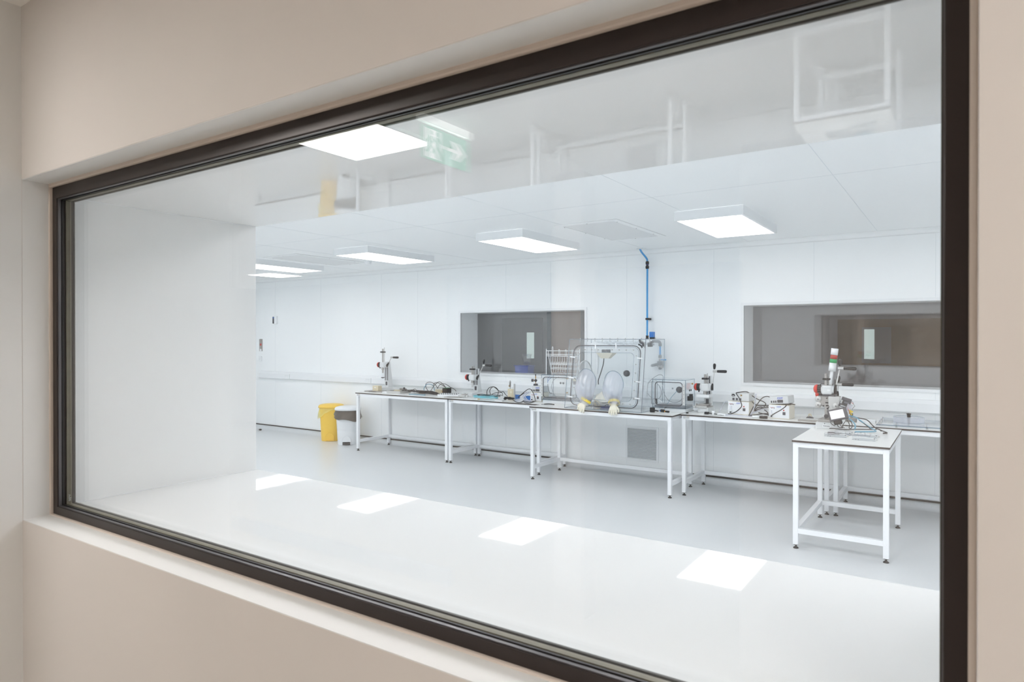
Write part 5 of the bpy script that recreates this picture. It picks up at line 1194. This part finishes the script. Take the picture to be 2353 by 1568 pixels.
MB().cyl((.03, 0, .014), (.075, 0, .014), .01, 'black').build('handle', t)
P = CAB['gr4']; o = Vector(P[1])
one(MB().tube([Vector(p) - o for p in P[1:]], .005, 'cable', n=8), 'cable', 'black cable arching from the inline valve to the right chamber', 'cable', o)
one(MB().lathe([(.012, 0), (.016, .004), (.012, .012), (.008, .012), (.006, .006)], (0, 0, 0), (0, 0, 1), 'black', n=14), 'rubber_ring', 'tiny dark rubber ring near the bench edge left of the white plate press', 'small part', (-2.49, 7.12, ZT))
# right bench cables
RC = 'black power cables around the controller boxes'
names = dict(ra='black power cable looping over the left grey box and down its front', rb='black power cable arching between the two controller stacks', rc='black power cable draped across and onto the right cream box', rd='black lead crossing the front of the right cream box', re='black lead leaning on the right side of the left cream box',
             rf='black lead running low towards the right cream box', rg='upper black lead of the knot between the stacks', rh='lower black lead of the knot between the stacks', ri='short black lead under the knot between the stacks', rj='short black lead dropping beside the right cream box')
for k, l in names.items():
    P = CAB[k]; o = Vector(P[0])
    one(MB().tube([Vector(p) - o for p in P], .0048, 'cable', n=8), 'cable', l, 'cable', o, RC)
for k, l in (('rt1', 'milky tube standing up between the two controller stacks'), ('rt2', 'milky tube lying slanted between the two controller stacks'), ('rt3', 'thin milky tube bending down left of the left cream box'), ('rt4', 'milky tubing lying along the bench front edge')):
    P = CAB[k]; o = Vector(P[0])
    one(MB().tube([Vector(p) - o for p in P], .007 if k != 'rt3' else .005, 'milk', n=8), 'tube', l, 'tubing', o, 'milky tubes by the controllers')
t = thing('mains_plug', 'black mains plug with short lead at the bench edge before the left cream box', 'plug', (-2.29, 7.16, ZT))
MB().rbx(-.02, .025, -.016, .016, 0, .026, 'black', .004).build('body', t)
MB().tube([(.025, 0, .012), (.08, .0, .01), (.13, -.01, .006), (.17, -.01, .005)], .005, 'black', n=8).build('lead', t)
MB().bx(-.038, -.02, -.008, -.004, .01, .014, 'alu').bx(-.038, -.02, .004, .008, .01, .014, 'alu').build('prong', t)
one(MB().tube([(-.03, 0, .01), (.0, .0, .014), (.03, .01, .01), (.05, -.01, .012)], .009, 'plastic', n=8), 'white_connector', 'white connector beside the black mains plug', 'connector', (-2.13, 7.12, ZT))
t = thing('gland_connector', 'white and black round connectors lying left of the right cream box', 'connector', (-1.73, 7.08, ZT))
MB().cyl((-.06, 0, .014), (-.01, .01, .014), .013, 'plastic').cyl((-.01, .01, .014), (.01, .012, .014), .009, 'plastic').build('white_body', t)
MB().rbx(.012, .06, -.012, .02, 0, .026, 'cable', .004).cyl((.06, .0, .016), (.09, .0, .016), .014, 'cable').build('black_body', t)
one(MB().lathe([(.004, 0), (.008, .002), (.014, .03), (.018, .045), (.0, .046)], (0, 0, 0), (0, 0, 1), 'plastic', n=14), 'rubber_bung', 'little white bung near the mains plug', 'bung', (-2.2, 7.1, ZT))
# plate with binder clip, flat white box, acrylic sheet, dish with black knob
t = thing('base_plate', 'stepped steel plate left of the screen press carrying a clip', 'metal plate', (-1.26, 7.13, ZT))
MB().rbx(-.09, .16, -.06, .06, 0, .016, 'steel', .002).rbx(-.075, .16, -.04, .05, .016, .03, 'alu', .002).build('plate', t)
t = thing('toggle_clamp', 'small dark and brass clamp on the stepped steel plate', 'clamp', (-1.25, 7.13, ZT + .03))
MB().prism([(-.035, 0), (.035, 0), (.02, .016), (-.02, .016)], 'xz', -.02, .02, 'dgrey').build('base', t)
MB().tube([(-.012, 0, .014), (-.008, 0, .035), (.0, 0, .04), (.01, 0, .034), (.014, 0, .016)], .006, 'cream', n=8).build('spring', t)
one(MB().rbx(-.1, .12, -.045, .05, 0, .03, 'plastic', .003), 'white_box', 'flat white box on the bench behind the touchscreen', 'box', (-.81, 7.3, ZT))
t = thing('acrylic_door', 'clear acrylic sheet with latches lying at the right edge of the bench', 'acrylic sheet', (-.1, 7.36, ZT))
MB().bx(-.56, .45, -.31, .3, .012, .024, 'acry').build('sheet', t)
b = MB()
for p, q in (((-.56, -.31), (.45, -.31)), ((-.56, .3), (.45, .3)), ((-.56, -.31), (-.56, .3)), ((.45, -.31), (.45, .3))): b.tube([(p[0], p[1], .018), (q[0], q[1], .018)], .006, 'acryedge', n=6, smooth=False)
b.build('edge', t)
for x, y in ((-.545, -.22), (-.545, -.06), (-.545, .12), (-.4, -.295), (-.16, -.295)):
    MB().cyl((x, y, .0), (x, y, .034), .008, 'alu', n=12).cyl((x, y, .034), (x, y, .048), .005, 'milk', n=10).build('latch', t)
t = thing('round_cover', 'round clear cover with a black knob on the acrylic sheet', 'cover', (-.42, 7.36, ZT + .0245))
MB().lathe([(.0, .048), (.128, .048), (.13, .044), (.13, .0)], (0, 0, 0), (0, 0, 1), 'sleeve', n=44).build('dish', t)
MB().lathe([(.131, .0), (.133, .002), (.131, .004)], (0, 0, 0), (0, 0, 1), 'acryedge', n=44).lathe([(.128, .047), (.131, .049), (.128, .05)], (0, 0, 0), (0, 0, 1), 'acryedge', n=44).build('rim', t)
MB().lathe([(0, .0), (.016, .0), (.016, .02), (.019, .024), (.019, .034), (0, .036)], (0, 0, .049), (0, 0, 1), 'black', n=18).build('knob', t)
MB().cyl((0, 0, .0), (0, 0, .048), .012, 'mgrey', n=14).build('stem', t)
# acrylic cell blocks in front of the screen, their hoses and cables
def cell(loc, rz, label):
    t = thing('acrylic_block', label, 'acrylic block', loc, rz, 'clear acrylic blocks on the front bench')
    MB().bx(-.085, .085, -.02, .02, 0, .026, 'frost').build('block', t)
    MB().tube([(-.085, -.02, .001), (.085, -.02, .001)], .0012, 'acryedge', n=4, smooth=False).tube([(-.085, -.02, .026), (.085, -.02, .026)], .0016, 'plastic', n=4, smooth=False).tube([(-.075, -.021, .013), (.07, -.021, .013)], .0012, 'acryedge', n=4, smooth=False).build('edge', t)
    for x in (-.055, -.037): MB().cyl((x, -.022, .004), (x, -.018, .004), .0028, 'dgrey', n=8).build('port', t)
    MB().cyl((.087, 0, .013), (.098, 0, .013), .006, 'alu', n=10).cyl((.078, -.02, .02), (.078, -.024, .02), .004, 'dgrey', n=8).build('fitting', t)
    return t
cell((-.875, 6.13, ZT), R(-3), 'clear acrylic block at the front left under the screen')
cell((-.655, 6.04, ZT), R(-3), 'clear acrylic block nearest the bench front, right of the other')
cell((-.86, 6.27, ZT), R(-3), 'clear acrylic block behind the front left one')
cell((-.66, 6.24, ZT), R(-3), 'clear acrylic block farthest right behind the front ones')
cell((-.83, 6.37, ZT), R(-2), 'clear acrylic block farthest back directly below the screen leads')
b = MB()
for i in range(7): b.cyl((-.09 + i * .03, rnd.uniform(-.02, .02), .0), (-.09 + i * .03, rnd.uniform(-.02, .02), .03), .005, 'alu', n=8)
b.bx(-.1, .1, -.028, .028, 0, .006, 'sleeve')
one(b, 'manifold', 'clear manifold with small metal fittings between the acrylic blocks', 'manifold', (-.735, 6.31, ZT))
P = [(a, b_, c_ + .024) for a, b_, c_ in CAB['wm']]; o = Vector(P[0])
one(MB().tube([Vector(p) - o for p in P], .004, 'cable', n=7), 'cable', 'dark cable lying straight along the acrylic blocks', 'cable', o)
t = thing('lead_connector', 'dark moulded connector at the left end of the straight cable', 'connector', (-.915, 6.19, ZT + .008), R(-5))
MB().rbx(-.03, .025, -.012, .012, 0, .02, 'dgrey', .004).build('body', t); MB().tube([(.025, 0, .01), (.06, 0, .008)], .006, 'cable', n=7).build('boot', t)
for k, r_, m_, l in (('wa', .0055, 'teal', 'grey blue hose sloping from the screen press to the right blocks'), ('wb', .0045, 'cable', 'black cable curving right from the screen press to the bench'), ('wc', .0035, 'cable', 'thin black cable beside the sloping grey blue hose')):
    P = CAB[k]; o = Vector(P[0])
    one(MB().tube([Vector(p) - o for p in P], r_, m_, n=8), 'cable', l, 'cable', o, 'leads running right from the screen press')
# seen through the left far window
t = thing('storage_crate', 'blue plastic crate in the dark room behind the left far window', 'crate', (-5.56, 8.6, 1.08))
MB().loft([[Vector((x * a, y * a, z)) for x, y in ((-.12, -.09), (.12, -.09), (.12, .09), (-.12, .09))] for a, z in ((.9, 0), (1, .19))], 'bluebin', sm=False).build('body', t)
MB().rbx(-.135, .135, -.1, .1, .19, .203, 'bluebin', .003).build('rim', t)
one(MB().lathe([(.0, 0), (.05, .003), (.058, .09), (.075, .17), (.082, .172)], (0, 0, 0), (0, 0, 1), 'film', n=22), 'plastic_bag', 'clear crinkled bag standing up behind the left far window', 'bag', (-5.53, 8.62, 1.283))
t = thing('side_table', 'dark table behind the left far window carrying the blue crate', 'table', (-5.55, 8.65, 0))
MB().bx(-.7, .7, -.25, .25, 1.05, 1.08, 'roomdark').build('top', t)
for sx in (-1, 1):
    for sy in (-1, 1): MB().bx(sx * .66 - .02, sx * .66 + .02, sy * .21 - .02, sy * .21 + .02, 0, 1.05, 'roomdark').build('leg', t)
for o in bpy.data.objects:
    if o.name.startswith('tmp'): bpy.data.objects.remove(o)
